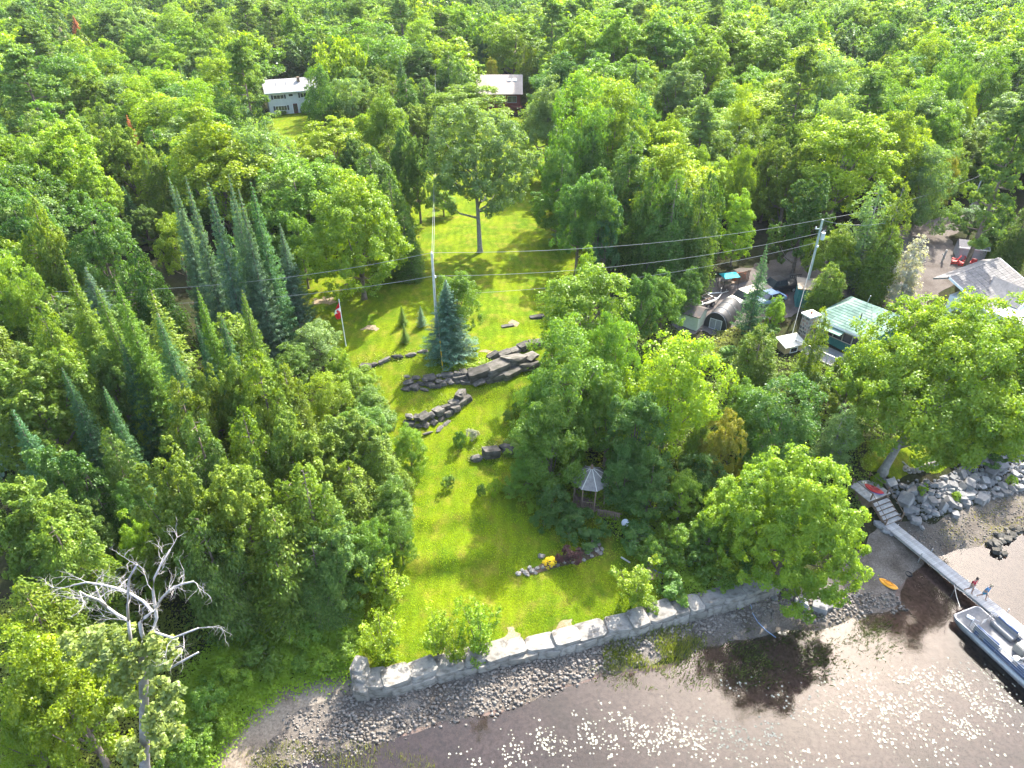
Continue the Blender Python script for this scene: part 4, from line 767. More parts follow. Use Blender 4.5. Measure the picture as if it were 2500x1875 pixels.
ledge('thin dirt-edged line of rocks under the curved lower wall', [(1030,1070),(1065,1055),(1095,1036)], .3, (.9, 1.4), rows=1, depth=.4)
for px, py, l, s in ((1240,797,'flat rock lying alone in the sunlit upper lawn',(1.4,.5,.25)),(1312,776,'long flat rock at the right edge of the upper lawn',(1.7,.6,.4)),(878,1688,'loose pale block at the left foot of the shore wall',(.8,.5,.4))):
    p = G(px, py); o = link('boulder', BLK[3] if py > 1000 else DRK[8], None, p+np.array((0, 0, s[2]*.25)), (0, 0, .35), s); tag(o, l, 'rock')
# flower bed edging
fb = thing('flower_bed', 'stone-edged flower bed on the shaded lower lawn', 'flower bed', G(1390, 1360))
for px, py, s in [(1266,1402,.5),(1283,1400,.55),(1300,1395,.5),(1275,1393,.35),(1293,1388,.4),(1312,1388,.4),(1325,1386,.35),(1322,1360,.65),(1345,1384,.4),(1362,1380,.4),(1378,1374,.35),(1400,1375,.35),(1425,1368,.35),(1445,1358,.4),(1440,1342,.5),(1452,1336,.5),(1450,1325,.55),(1462,1330,.45),(1458,1345,.5),(1466,1352,.45),(1436,1352,.45),(1470,1342,.4),(1288,1405,.4),(1308,1400,.35),(1332,1378,.3)]:
    p = G(px, py); stone_in(fb, PAL, (p[0], p[1], p[2]+s*.18), (s*1.1, s*.9, s*.7), RNG.uniform(0, 6), .2)
bm_ = MB(); c_ = G(1385, 1366); fp = [G(*q) for q in ((1262,1400),(1300,1404),(1370,1384),(1430,1370),(1474,1354),(1462,1322),(1440,1330),(1400,1350),(1340,1366),(1312,1384))]
bm_.add([tuple(np.array((p[0], p[1], p[2]+.075))-np.array(fb.location)) for p in fp], [tuple(range(len(fp)))]); bm_.build('soil', M('soil', (.05,.035,.022), (.10,.07,.045), 3, .95, .6, 10), fb)
# quarry-stone riprap under the shore lawn
RIP = gpoly([(2150,1170),(2172,1180),(2200,1190),(2290,1176),(2340,1150),(2400,1118),(2440,1090),(2500,1075),(2580,1060),(2580,1180),(2500,1192),(2440,1215),(2380,1225),(2320,1245),(2270,1268),(2225,1268),(2208,1258),(2195,1225),(2165,1195)])
rr = thing('riprap_bank', 'long bank of blue-grey quarry stones between the shore lawn and the beach', 'riprap', G(2320, 1200))
lo, hi = RIP.min(0), RIP.max(0); placed = []; tries = 0
while len(placed) < 296 and tries < 30000:
    tries += 1; x, y = RNG.uniform(lo[0], hi[0]), RNG.uniform(lo[1], hi[1]); s = RNG.choice((.34, .5, .72, .95, 1.15), p=(.2, .3, .25, .15, .10))
    if poly_sd(RIP, np.array([x]), np.array([y]))[0] < -.05 or any((x-a)**2+(y-b)**2 < (.36*(s+c))**2 for a, b, c in placed): continue
    placed.append((x, y, s))
for x, y, s in placed:
    stone_in(rr, BLU, (x, y, gz1(x, y)+s*.22), (s*1.15, s*.95, s*.75), RNG.uniform(0, 6.28), .35)
def pebble_heap(name, label, poly, n, smin, smax, mats, kind='stuff', parent=None, top=.0, zoff=.35, zmin=-9, mesh_n=9):
    """small stones too many to count, one mesh"""
    lo, hi = poly.min(0), poly.max(0); X = RNG.uniform(lo[0], hi[0], n*4); Y = RNG.uniform(lo[1], hi[1], n*4); k = poly_sd(poly, X, Y)+.25*RNG.normal(size=len(X)) > 0; X, Y = X[k][:n], Y[k][:n]; Z = gz(X, Y); k = Z > zmin; X, Y, Z = X[k], Y[k], Z[k]
    S = smin+(smax-smin)*RNG.random(len(X))**2.5; pr = []
    for i in range(6):
        m = rock('tmp', mats, 500+i, mesh_n, .7); v = np.empty(len(m.vertices)*3, np.float32); m.vertices.foreach_get('co', v); pr.append((v.reshape(-1, 3), np.array([list(p.vertices) for p in m.polygons]))); bpy.data.meshes.remove(m)
    V = []; F = []; base = 0
    for i, (v, f) in enumerate(pr):
        q = np.nonzero(np.arange(len(X)) % 6 == i)[0]; a = RNG.uniform(0, 6.28, len(q)); ca, sa = np.cos(a), np.sin(a)
        vv = np.stack([(v[None, :, 0]*ca[:, None]-v[None, :, 1]*sa[:, None])*S[q, None]+X[q, None], (v[None, :, 0]*sa[:, None]+v[None, :, 1]*ca[:, None])*S[q, None]*.85+Y[q, None], v[None, :, 2]*S[q, None]+(Z[q]+S[q]*zoff)[:, None]], -1).reshape(-1, 3)
        ff = (f[None]+(np.arange(len(q))*len(v))[:, None, None]).reshape(-1, 3)+base; V.append(vv); F.append(ff); base += len(vv)
    V = np.concatenate(V); F = np.concatenate(F)
    if parent is not None: V = V-np.array(parent.location)
    return tag(link(name, grow(V, F, name, mats), parent), label, kind=kind)
pebble_heap('stone_fill', None, RIP, 1500, .12, .38, BLUESTONE, parent=rr)
for px, py, s in ((2395,1222,.9),(2345,1218,.75),(2355,1232,.65),(2325,1232,.6),(2280,1255,.8),(2235,1275,.7),(2330,1258,.6),(2250,1290,.5),(2160,1298,.8),(2150,1288,.6),(2175,1305,.6),(2140,1280,.5),(2460,1205,.8),(2480,1190,.6),(2000,1487,.9),(2020,1483,.6),(1890,1462,.6),(1955,1476,1.3)):
    p = G(px, py); o = link('boulder', BLU[RNG.integers(12)], None, p+np.array((0, 0, s*.2)), (0, 0, RNG.uniform(0, 6)), (s*1.2, s*.95, s*.75)); tag(o, 'loose grey boulder lying on the shingle beach', 'rock', 'loose boulders on the shingle beach')
pebble_heap('shingle', 'rounded pale stones covering the shore below the armour wall', gpoly([(860,1640),(905,1712),(1020,1680),(1304,1608),(1479,1565),(1695,1508),(1885,1450),(2060,1440),(2180,1460),(2225,1500),(2129,1485),(2040,1530),(1900,1490),(1700,1560),(1467,1642),(1247,1728),(1028,1772),(900,1815),(800,1800)]), 9500, .07, .34, PEBBLE)
pebble_heap('shingle', 'coarse shingle on the beach right of the dock', gpoly([(2190,1290),(2270,1280),(2380,1235),(2500,1190),(2560,1200),(2560,1320),(2430,1330),(2353,1340),(2290,1365)]), 2600, .05, .2, PEBBLE)
pebble_heap('shingle', 'scattered stones on the sand spit at the left', gpoly([(600,1880),(700,1760),(800,1690),(872,1680),(900,1830),(760,1890)]), 1500, .05, .25, PEBBLE)
bw = thing('breakwater', 'low curved line of piled dark stones standing in the shallows at the right', 'breakwater', G(2440, 1330))
for p, h, l_ in walk([G(*q) for q in ((2445,1368),(2435,1345),(2428,1328),(2450,1312),(2480,1302),(2540,1288))], lambda: .42):
    for k in range(2): q = p+RNG.normal(size=3)*.22; s = RNG.uniform(.35, .65); stone_in(bw, DRK, (q[0], q[1], max(0, gz1(q[0], q[1]))+s*.25), (s, s*.85, s*.7), RNG.uniform(0, 6), .3)
lw = thing('garden_wall', 'low curved pale stone wall on the shore lawn above the riprap', 'wall', G(2290, 1130))
for r_ in range(2):
    for p, h, l_ in walk([G(*q) for q in ((2203,1146),(2215,1156),(2240,1154),(2280,1138),(2320,1120),(2345,1106))], lambda: RNG.uniform(.3, .55)):
        stone_in(lw, PAL, (p[0], p[1]+.05*r_, gz1(p[0], p[1])+.14+.26*r_), (l_*1.15, .5, .34), h, .12)
# ---------------------------------------------------------------- dock, landing, boats, people
DZ = .75
dS, dE = P(2171, 1279, DZ), P(2501, 1546, DZ); dv = dE-dS; dh = math.atan2(dv[1], dv[0]); dl = np.linalg.norm(dv[:2])+9
l1, l2 = P(2330, 1424, DZ), P(2360, 1420, DZ); DW = abs((l2-l1)[0]*-math.sin(dh)+(l2-l1)[1]*math.cos(dh)); DW = max(1.1, DW)
print('dock width', DW, 'len', dl)
dk = thing('dock', 'long narrow pale grey board dock running out from the landing', 'dock', dS, dh)
pl = MB().box((0, 0, -.02), (.145, DW, .04)).mesh('plank', DECKW)
n_ = int(dl/.155)
for i in range(n_): link('plank', pl, dk, (i*.155+.08, 0, 0), (0, 0, RNG.normal()*.004))
for s in (-1, 1): MB().box((dl/2, s*(DW/2-.05), -.14), (dl, .06, .18)).build('beam', DECKW, dk)
for k in range(int(dl/3.2)+1):
    for s in (-1, 1): MB().tube([(k*3.2+.4, s*(DW/2+.04), -1.6), (k*3.2+.4, s*(DW/2+.04), .35 if k in (1, 3) else .05)], .035, 6).build('post', STEEL, dk)
ld = thing('dock_landing', 'weathered wooden landing with stairs down to the dock', 'deck', dS, dh)
YO, SWD = .38, 1.75
for i in range(5):    # steps
    x = -.10-.36*i; z = .2*(i+1)
    for k in range(2): MB().box((x-.09+.18*k, YO, z-.03), (.17, SWD, .05)).build('tread', DECKW, ld)
    MB().box((x+.11, YO, z-.14), (.04, SWD-.1, .19)).build('riser', BROWNW, ld)
PX0, PZ = -1.95, 1.2
for i in range(15): MB().box((PX0-.15*i, YO+.15, PZ-.02), (.14, 2.5, .045)).build('plank', DECKW, ld)
for s in (-1, 1):
    MB().slab([(.1, YO+s*SWD/2, .12), (-1.9, YO+s*SWD/2, PZ), (-1.9, YO+s*SWD/2, PZ-.28), (.1, YO+s*SWD/2, -.2)], .06).build('stringer', BROWNW, ld)
    for x, z in ((.05, .1), (-1.98, PZ), (-4.0, PZ)): MB().box((x, YO+s*(SWD/2+.08)+(.15 if x < -1 else 0), z+.12), (.09, .09, 1.15)).build('post', BROWNW, ld)
    MB().tube([(.05, YO+s*(SWD/2+.08), .72), (-1.98, YO+.15+s*(SWD/2+.08), PZ+.64), (-4.0, YO+.15+s*(SWD/2+.08), PZ+.64)], .035, 4).build('rail', BROWNW, ld)
MB().box((-3.0, YO+.15-1.2, PZ-.5), (2.2, .08, .85)).build('skirt', BROWNW, ld); MB().box((-1.91, YO+.15, PZ-.45), (.06, 2.45, .75)).build('skirt', BROWNW, ld)
# red and blue inflatable on the landing
def lathe_shell(prof, n=14):
    v = []; f = []
    for r_, z in prof:
        for k in range(n): a = 6.2832*k/n; v.append((r_*math.cos(a), r_*math.sin(a), z))
    for i in range(len(prof)-1):
        for k in range(n): f.append((i*n+k, i*n+(k+1) % n, (i+1)*n+(k+1) % n, (i+1)*n+k))
    return v, f
ph = Vector((-2.75, .75, PZ)); c_, s_ = math.cos(dh), math.sin(dh); lp = (dS[0]+c_*ph.x-s_*ph.y, dS[1]+s_*ph.x+c_*ph.y, DZ+PZ)
rb = thing('water_toy', 'red and blue water toy lying on the wooden landing', 'water toy', lp, dh+.35)
def hullform(L_, W_, H_, n=12, m=10, sharp=1.6, keel=.55):
    v = []; f = []
    for i in range(n+1):
        t = -1+2*i/n; wd = W_/2*(1-abs(t)**sharp)**.6+.01
        for k in range(m): a = math.pi*2*k/m; y = wd*math.cos(a); z = H_*.5*math.sin(a)*(1 if math.sin(a) > 0 else keel)*(1-abs(t)**3*.6)+abs(t)**3*H_*.25; v.append((t*L_/2, y, z+H_*.3))
    for i in range(n):
        for k in range(m): f.append((i*m+k, i*m+(k+1) % m, (i+1)*m+(k+1) % m, (i+1)*m+k))
    return v, f
MB().add(*hullform(1.65, .8, .30)).build('hull', REDP, rb, True)
MB().add(*hullform(1.5, .86, .14)).build('lower_hull', M('blue_plastic', (.02,.12,.45), (.03,.16,.5), 3, .35), rb, True, loc=(.08, .06, -.02))
MB().box((.05, 0, .23), (.7, .34, .03)).build('seat_well', M('dark_red', (.28,.01,.02), None, 3, .4), rb, bevel=.01)
# orange-yellow kayak drawn up on the mud
k0, k1 = G(2147, 1414), G(2189, 1443); km = (k0+k1)/2; kl = np.linalg.norm((k1-k0)[:2])*1.04
KY = M('orange_plastic', (.72,.30,.01), (.80,.36,.015), 2, .35, spec=.5); KD = M('dark_orange_plastic', (.52,.20,.01), None, 2, .4)  # KD: darker orange for the cockpit rim and deck ribs
kk = thing('kayak', 'short orange-yellow kayak drawn up on the mud by the dock', 'kayak', (km[0], km[1], max(.02, km[2])+.02), math.atan2(k1[1]-k0[1], k1[0]-k0[0]))
MB().add(*hullform(kl, .62, .26, 14, 12, 2.6)).build('hull', KY, kk, True)
MB().tube([(.28*kl*math.cos(a)*.8, .2*math.sin(a), .215) for a in np.linspace(0, 6.283, 17)], .02, 5).build('cockpit_rim', KD, kk)
for s in (-1, 1): MB().tube([(-.4*kl, s*.05, .2), (0, s*.1, .23), (.4*kl, s*.05, .2)], .016, 5).build('deck_rib', KD, kk)
# pontoon boat
b0, b1 = P(2327, 1492, .95), P(2500, 1650, .95); bh = math.atan2(b1[1]-b0[1], b1[0]-b0[0]); e2 = P(2371, 1472, .95); BW = 2.45
bc = b0+np.array((math.cos(bh)*0-math.sin(bh)*BW/2, math.sin(bh)*0+math.cos(bh)*BW/2, 0))
NAVY = M('navy_vinyl', (.035,.06,.13), (.05,.08,.17), 3, .45, spec=.5); SILV = M('brushed_aluminium', (.26,.275,.30), (.36,.375,.40), 5, .38, metal=.6); VIN = M('grey_vinyl', (.17,.17,.175), (.24,.24,.24), 4, .5); DKG = M('grey_deck', (.11,.11,.112), (.16,.16,.16), 6, .7); CREAM = M('cream_vinyl', (.25,.235,.205), (.30,.285,.25), 4, .5)
pb = thing('pontoon_boat', 'silver and navy pontoon boat tied up alongside the dock', 'boat', (bc[0], bc[1], 0), bh)
BL = 7.4
for s in (-1, 0.96):
    MB().tube([(.0, s*.92, .42), (.35, s*.92, .3), (.9, s*.92, .22), (BL, s*.92, .22)], [.03, .22, .32, .32], 14).build('pontoon', SILV, pb, True)
def rounded(x0, x1, y, r=.45, n=6):
    o = []
    for cx, cy, a0 in ((x0+r, -y+r, math.pi), (x0+r, y-r, math.pi/2)):
        for k in range(n+1):
            a = a0+(math.pi/2*k/n if cy < 0 else -math.pi/2*k/n+0); o.append((cx+r*math.cos(a), cy+r*math.sin(a)))
    a = [(x0+r-r*math.sin(math.pi/2*k/n), -y+r-r*math.cos(math.pi/2*k/n)) for k in range(n+1)]; b = [(x0+r-r*math.cos(math.pi/2*k/n), y-r+r*math.sin(math.pi/2*k/n)) for k in range(n+1)]
    return a+b+[(x1, y), (x1, -y)]
MB().prism(rounded(.12, BL, BW/2, .35), .52, .62).build('deck', DKG, pb)
edge = rounded(.12, BL, BW/2, .35); MB().tube([(x, y, .57) for x, y in edge+edge[:1]], .07, 6).build('rub_rail', SILV, pb)
fz = 1.35; fence_pts = lambda s: [(1.55, s*.62), (1.2, s*.85), (1.35, s*1.08), (1.8, s*1.14), (BL-.5, s*1.14)]
for s in (-1, 1):
    fp_ = fence_pts(s)
    for zz in (.80, 1.0, 1.18, fz): MB().tube([(x, y, zz) for x, y in fp_], .018 if zz < fz else .03, 5).build('rail', SILV, pb)
    q = fp_[2:]; pm = MB()
    for a, b in zip(q, q[1:]): pm.slab([(a[0]+.7, a[1], .64), (b[0], b[1], .64), (b[0], b[1], .98), (a[0]+.7, a[1], .98)], .03)
    pm.build('side_panel', NAVY, pb)
    for x in (1.2, 2.2, 3.4, 4.6, 5.8, BL-.5): MB().tube([(x, s*(1.13 if x > 1.5 else .85), .6), (x, s*(1.13 if x > 1.5 else .85), fz)], .022, 5).build('stanchion', SILV, pb)
for zz in (.85, 1.0, 1.15, 1.3): MB().tube([(1.52, -.22, zz), (1.52, .22, zz)], .016, 5).build('gate_bar', SILV, pb)
for s, x0, x1 in ((-1, 1.6, 3.5), (1, 1.6, 3.3), (-1, 4.9, 6.6)):
    st_ = MB().box(((x0+x1)/2, s*.82, .82), (x1-x0, .52, .36)).build('bench_seat', VIN, pb, bevel=.05)
    MB().box(((x0+x1)/2, s*1.03, 1.12), (x1-x0, .16, .42)).build('backrest', VIN if x0 < 4 else NAVY, st_, bevel=.05)
    MB().tube([(x0+.1, s*1.03, 1.34), (x1-.1, s*1.03, 1.34)], .07, 8).build('bolster', NAVY, st_, True)
hc = MB().box((4.05, .55, .98), (.75, .8, .75)).build('helm_console', CREAM, pb, bevel=.06); MB().box((3.75, .42, 1.2), (.06, .48, .28), ry=-.5).build('screen', GLASSM, hc)
MB().tube([(4.5+.0*math.cos(a), .55+.19*math.cos(a), 1.22+.19*math.sin(a)) for a in np.linspace(0, 6.283, 15)], .016, 5).build('steering_wheel', BLACK, hc)
for x, y in ((4.9, .55), (4.5, -.45)):
    sm = MB().add(*lathe_shell([(.02, .62), (.05, .63), (.05, .85), (.27, .88), (.29, .96), (.25, 1.0), (.02, 1.01)])).build('captain_chair', M('white_vinyl', (.42,.41,.40), (.48,.47,.46), 3, .45), pb, True, loc=(x, y, 0)); MB().box((.22, 0, 1.18), (.12, .46, .42), ry=.15).build('backrest', VIN, sm, bevel=.05)
MB().add(*hullform(.7, .5, .4)).build('motor_cover', BLACK, pb, True, loc=(BL+.2, 0, .6))
for k in range(3): MB().tube([(4.35+.5*k, -1.12, 1.36), (5.2+.3*k, -.9, 1.5+.08*k), (5.2+.3*k, .9, 1.5+.08*k), (4.35+.5*k, 1.12, 1.36)], .02, 5).build('bimini_bow', SILV, pb)
MB().slab([(5.35, -1.0, 1.55), (7.2, -1.0, 1.45), (7.2, 1.0, 1.45), (5.35, 1.0, 1.55)], .06).build('bimini_canopy', M('canopy_cloth', (.12,.13,.15), (.17,.18,.20), 3, .8), pb)
gear = MB(); 
for k in range(7): gear.box((4.35+RNG.uniform(-.25, .35), .9+RNG.uniform(-.2, .15), 1.42+.06*k), (.3, .22, .1), RNG.uniform(0, 3), RNG.uniform(-.5, .5))
gear.build('gear_bag', BLACK, pb)
MB().box((.75, -.25, .68), (.5, .32, .1), .4).build('folded_towel', WHITE, pb, bevel=.03)
for a_, b_, n in ((P(2330, 1428, .8), (0, 1), 'bow line'), (P(2335, 1437, .8), (1, 0), 'spring line')):
    q = bc+np.array((math.cos(bh)*.2-math.sin(bh)*(-1.1 if n == 'bow line' else 1.0), math.sin(bh)*.2+math.cos(bh)*(-1.1 if n == 'bow line' else 1.0), .65)); m_ = (a_+q)/2-np.array((0, 0, .12))
    tag(MB().tube([a_, m_, q], .022, 5).build('mooring_rope', M('rope', (.55,.52,.46), None, 5, .9)), 'pale mooring rope from the dock to the far bow corner of the pontoon boat' if n == 'bow line' else 'short mooring rope from the dock to the near bow corner of the pontoon boat', 'rope')
# people
def person(label, loc, rz, shirt, shorts, hair, skin, lean, stride, h=1.75, arm=.5):
    rt = thing('person', label, 'person', loc, rz, None); k = h/1.75
    SK = M('skin', skin, None, 5, .6)
    def skinmesh(name, verts, edges, mat, par, root=0, sub=2):
        me = bpy.data.meshes.new(name); me.from_pydata([tuple(np.array(v[:3])*k) for v in verts], edges, []); me.materials.append(mat); o = link(name, me, par)
        md = o.modifiers.new('skin', 'SKIN'); md.use_smooth_shade = True
        for i, v in enumerate(verts): sv = me.skin_vertices[0].data[i]; sv.radius = (v[3]*k, (v[4] if len(v) > 4 else v[3])*k); sv.use_root = (i == root)
        o.modifiers.new('smooth', 'SUBSURF').levels = sub; o.modifiers['smooth'].render_levels = sub; return o
    L_ = lambda z: lean*max(0, z-.9)
    V = [(0,0,.93,.12,.15),(L_(1.15),0,1.15,.105,.14),(L_(1.38),0,1.38,.105,.155),(L_(1.5),0,1.50,.05),(L_(1.58)+.02,0,1.58,.085,.075),(L_(1.68)+.02,0,1.68,.085,.078),(L_(1.75)+.01,0,1.74,.04)]
    E = [(i, i+1) for i in range(6)]
    for s in (-1, 1):
        f = stride*s; n = len(V); V += [(.01,s*.09,.86,.088),(.20*f+.05,s*.095,.50,.058),(.34*f-(.14 if f < 0 else 0),s*.095,.09 if f > 0 else .14,.038),(.34*f+.12-(.14 if f < 0 else 0),s*.10,.035 if f > 0 else .06,.035)]; E += [(0, n), (n, n+1), (n+1, n+2), (n+2, n+3)]
        n = len(V); a = -f*arm*1.2; V += [(L_(1.4),s*.19,1.40,.05),(L_(1.15)-.02+a*.18,s*.25,1.13,.038),(L_(.95)+.10+a*.35,s*.25,.92,.026),(L_(.9)+.14+a*.42,s*.25,.84,.030,.018)]; E += [(2, n), (n, n+1), (n+1, n+2), (n+2, n+3)]
        h_ = n+3; hx, hy, hz = V[h_][:3]
        for j, (dy, ln) in enumerate(((-.030,.075),(-.010,.085),(.010,.08),(.028,.062))):
            m = len(V); V += [(hx+.03, hy+dy, hz-ln*.5, .009), (hx+.035, hy+dy, hz-ln, .008)]; E += [(h_, m), (m, m+1)]
        m = len(V); V += [(hx+.045, hy-s*.03, hz+.0, .010), (hx+.06, hy-s*.02, hz-.03, .009)]; E += [(h_, m), (m, m+1)]
    b_ = skinmesh('body', V, E, SK, rt)
    skinmesh('shirt', [(0,0,.90,.135,.165),(L_(1.15),0,1.15,.122,.158),(L_(1.38),0,1.39,.118,.170),(L_(1.47),0,1.46,.07,.085)]+sum([[(L_(1.4),s*.18,1.40,.068),(L_(1.28),s*.235,1.27,.058)] for s in (-1, 1)], []), [(0,1),(1,2),(2,3),(2,4),(4,5),(2,6),(6,7)], M('shirt_cloth', shirt, None, 6, .85), b_)
    skinmesh('shorts', [(0,0,.94,.138,.165)]+sum([[(.02,s*.09,.82,.108),(.14*stride*s+.04,s*.097,.60,.088)] for s in (-1, 1)], []), [(0,1),(1,2),(0,3),(3,4)], M('shorts_cloth', shorts, None, 6, .85), b_)
    hx = L_(1.66)*k
    hv, hf = lathe_shell([(.098*k, -.045*k), (.104*k, .01*k), (.094*k, .06*k), (.06*k, .095*k), (.005, .108*k)], 12); MB().add(hv, hf).build('hair', M('hair', hair, None, 8, .7), b_, True, loc=(hx+.0, 0, 1.675*k), rot=(0, -.35, 0))
    fm = MB(); fm.add(*hullform(.045*k, .03*k, .05*k, 4, 6)); fm.build('nose', SK, b_, True, loc=(hx+.11*k, 0, 1.63*k))
    for s in (-1, 1): MB().add(*hullform(.02*k, .03*k, .016*k, 4, 6)).build('eye', BLACK, b_, True, loc=(hx+.098*k, s*.033*k, 1.66*k)); MB().add(*hullform(.04*k, .02*k, .06*k, 4, 6)).build('ear', SK, b_, True, loc=(hx+.01, s*.085*k, 1.64*k))
    MB().box((hx+.098*k, 0, 1.59*k), (.012, .045*k, .012)).build('mouth', M('lips', (.35,.12,.10)), b_)
    return rt
pa, pb_ = P(2364, 1447, DZ), P(2396, 1462, DZ)
person('person in a red life vest and pale shorts walking on the dock', (pa[0], pa[1], DZ), dh+.1, (.42,.03,.05), (.30,.27,.24), (.03,.02,.015), (.36,.22,.16), .10, .48, 1.72)
person('person in a light blue shirt and blue shorts hurrying along the dock', (pb_[0], pb_[1], DZ), dh+.25, (.10,.24,.42), (.02,.18,.32), (.36,.28,.18), (.36,.23,.17), .20, .66, 1.66)
# ---------------------------------------------------------------- buildings
def yaw(a, b): return math.atan2(b[1]-a[1], b[0]-a[0])
def window(par, c, w_, h, frame=WHITE, n=1, depth=.06, shutters=None, axis='x', mullion=True):
    """a framed window with panes on a wall facing -y (or along axis y facing +-x)"""
    x, y, z = c; T = (lambda a, b, d: (a, b, d)) if axis == 'x' else (lambda a, b, d: (b, a, d))
    fm = MB(); b = .07
    def bx(cx, cy, cz, sx, sy, sz): fm.box(T(cx, cy, cz), T(sx, sy, sz))
    if axis != 'x': x, y = y, x
    bx(x, y, z+h/2+b/2, w_+2*b, depth, b); bx(x, y, z-h/2-b/2, w_+2*b, depth*1.6, b)
    for s in (-1, 1): bx(x+s*(w_/2+b/2), y, z, b, depth, h)
    for i in range(1, n): bx(x-w_/2+w_*i/n, y, z, b*.7, depth*.9, h)
    o = fm.build('window', frame, par); pw = w_/n
    for i in range(n): MB().box(T(x-w_/2+pw*(i+.5), y, z), T(pw-.03, depth*.4, h-.01)).build('pane', GLASSM, o)
    if shutters:
        for s in (-1, 1): MB().box(T(x+s*(w_/2+b+.22), y, z), T(.36, depth*.8, h+.1)).build('shutter', shutters, o)
    return o
def shingle_rows(par, A, B, Cc, D, mat, n, m, th=.03, name='shingle', limit=300):
    """overlapping courses on the roof plane A-B (eave) to D-C (ridge)"""
    A, B, Cc, D = [Vector([float(c) for c in p]) for p in (A, B, Cc, D)]; nrm = (B-A).cross(D-A).normalized(); nrm = nrm if nrm.z > 0 else -nrm
    for i in range(n):
        t0, t1 = i/n, (i+1)/n; l0, r0, l1, r1 = A.lerp(D, t0), B.lerp(Cc, t0), A.lerp(D, t1+.15/n), B.lerp(Cc, t1+.15/n); mm = max(1, int(m*(l0-r0).length/(A-B).length+.5))
        for k in range(mm):
            a, b = k/mm, (k+1)/mm-.004; q = [l0.lerp(r0, a)+nrm*(th*1.9), l0.lerp(r0, b)+nrm*(th*1.9), l1.lerp(r1, b)+nrm*th, l1.lerp(r1, a)+nrm*th]
            MB().slab(q, th).build(name, mat, par)
SIDING = M('pale_siding', (.50,.51,.53), (.60,.61,.62), 2, .7); ROOFG = M('grey_shingle', (.11,.105,.10), (.17,.16,.155), 3, .9, .4, 12, var=.12); ROOFL = M('light_grey_shingle', (.19,.185,.185), (.25,.245,.24), 3, .9, .4, 12, var=.08)
# white two-storey house
ze = gz1(*G(710, 272)[:2]); h_e = 4.7; a_, b_ = P(661, 282, ze), P(769, 267, ze); hy = yaw(a_, b_)*.6
wh = thing('house', 'white two-storey house with grey roof among the trees', 'house', (a_[0], a_[1], ze), hy)
W_, Dp = 13.0, 7.5; MB().box((W_/2, Dp/2, h_e/2-.5), (W_, Dp, h_e+1)).build('wall', SIDING, wh)
for i in range(17): MB().box((W_/2, -.012, .25+i*.27), (W_, .024, .20)).build('siding_board', SIDING, wh)
rf = MB().slab([(-.5, -.6, h_e-.05), (W_+.5, -.6, h_e-.05), (W_+.5, Dp/2, h_e+1.9), (-.5, Dp/2, h_e+1.9)], .15).slab([(W_+.5, Dp+.6, h_e-.05), (-.5, Dp+.6, h_e-.05), (-.5, Dp/2, h_e+1.9), (W_+.5, Dp/2, h_e+1.9)], .15).build('roof', ROOFL, wh)
MB().box((W_/2, -.63, h_e-.08), (W_+1, .08, .2)).build('eave_board', WHITE, wh)
MB().box((7.2, 2.6, h_e+1.75), (.6, .6, 1.0)).build('chimney', BROWNW, rf); 
for x in (2.2, 4.3): MB().tube([(x, 1.8, h_e+1.0), (x, 1.8, h_e+1.7)], .07, 6).build('vent_pipe', GREYP, rf)
SHUT = M('dark_shutter', (.02,.022,.03), None, 3, .6); SHUTR = M('maroon_shutter', (.09,.02,.025), None, 3, .6)
window(wh, (2.3, -.05, 3.65), 2.1, .75, n=3, shutters=SHUT); window(wh, (4.9, -.05, 3.85), .9, .5, n=1); window(wh, (7.6, -.05, 3.65), 1.3, .85, n=2, shutters=SHUT); window(wh, (10.6, -.05, 3.65), 1.3, .85, n=2, shutters=SHUT)
window(wh, (2.5, -.05, 1.35), 2.3, .9, n=4, shutters=SHUT); window(wh, (8.4, -.05, 1.45), 1.8, 1.05, n=3, shutters=SHUTR)
dr = MB().box((5.5, -.05, 1.05), (.95, .06, 2.05)).build('door', SHUTR, wh); MB().box((5.5, -.08, 1.1), (.55, .04, 1.4)).build('door_pane', GLASSM, dr)
for s in (-1, 1): MB().box((5.5+s*.56, -.06, 1.05), (.12, .08, 2.1)).build('door_trim', WHITE, dr)
# red house with a standing-seam metal roof
zr = gz1(*G(1235, 276)[:2]); rh = thing('house', 'dark red house with beige ribbed metal roof and skylights', 'house', (*P(1240, 277, zr)[:2], zr), .0)
REDB = M('red_boards', (.115,.028,.02), (.17,.045,.03), 2.5, .8, .2, 14); ROOFB = M('beige_metal', (.29,.24,.20), (.35,.295,.25), 1.5, .7)
rW0, rW1, rD, he = -6.5, 2.7, 8.0, 4.2; MB().box(((rW0+rW1)/2, rD/2, he/2-.5), (rW1-rW0, rD, he+1)).build('wall', REDB, rh)
hr = he+2.9; rf = MB().slab([(rW0-.5, -.8, he-.1), (rW1+.5, -.8, he-.1), (rW1+.5, rD*.55, hr), (rW0-.5, rD*.55, hr)], .12).slab([(rW1+.5, rD+.6, he-.1), (rW0-.5, rD+.6, he-.1), (rW0-.5, rD*.55, hr), (rW1+.5, rD*.55, hr)], .12).build('roof', ROOFB, rh)
sl_ = math.atan2(hr-he+.1, rD*.55+.8); ln = math.hypot(hr-he+.1, rD*.55+.8)
seam = MB().box((0, 0, 0), (.05, ln, .05)).mesh('seam', ROOFB)
for i in range(26): link('seam', seam, rf, (rW0-.3+i*.38, (rD*.55-.8)/2, (hr+he-.1)/2+.03), (sl_, 0, 0))
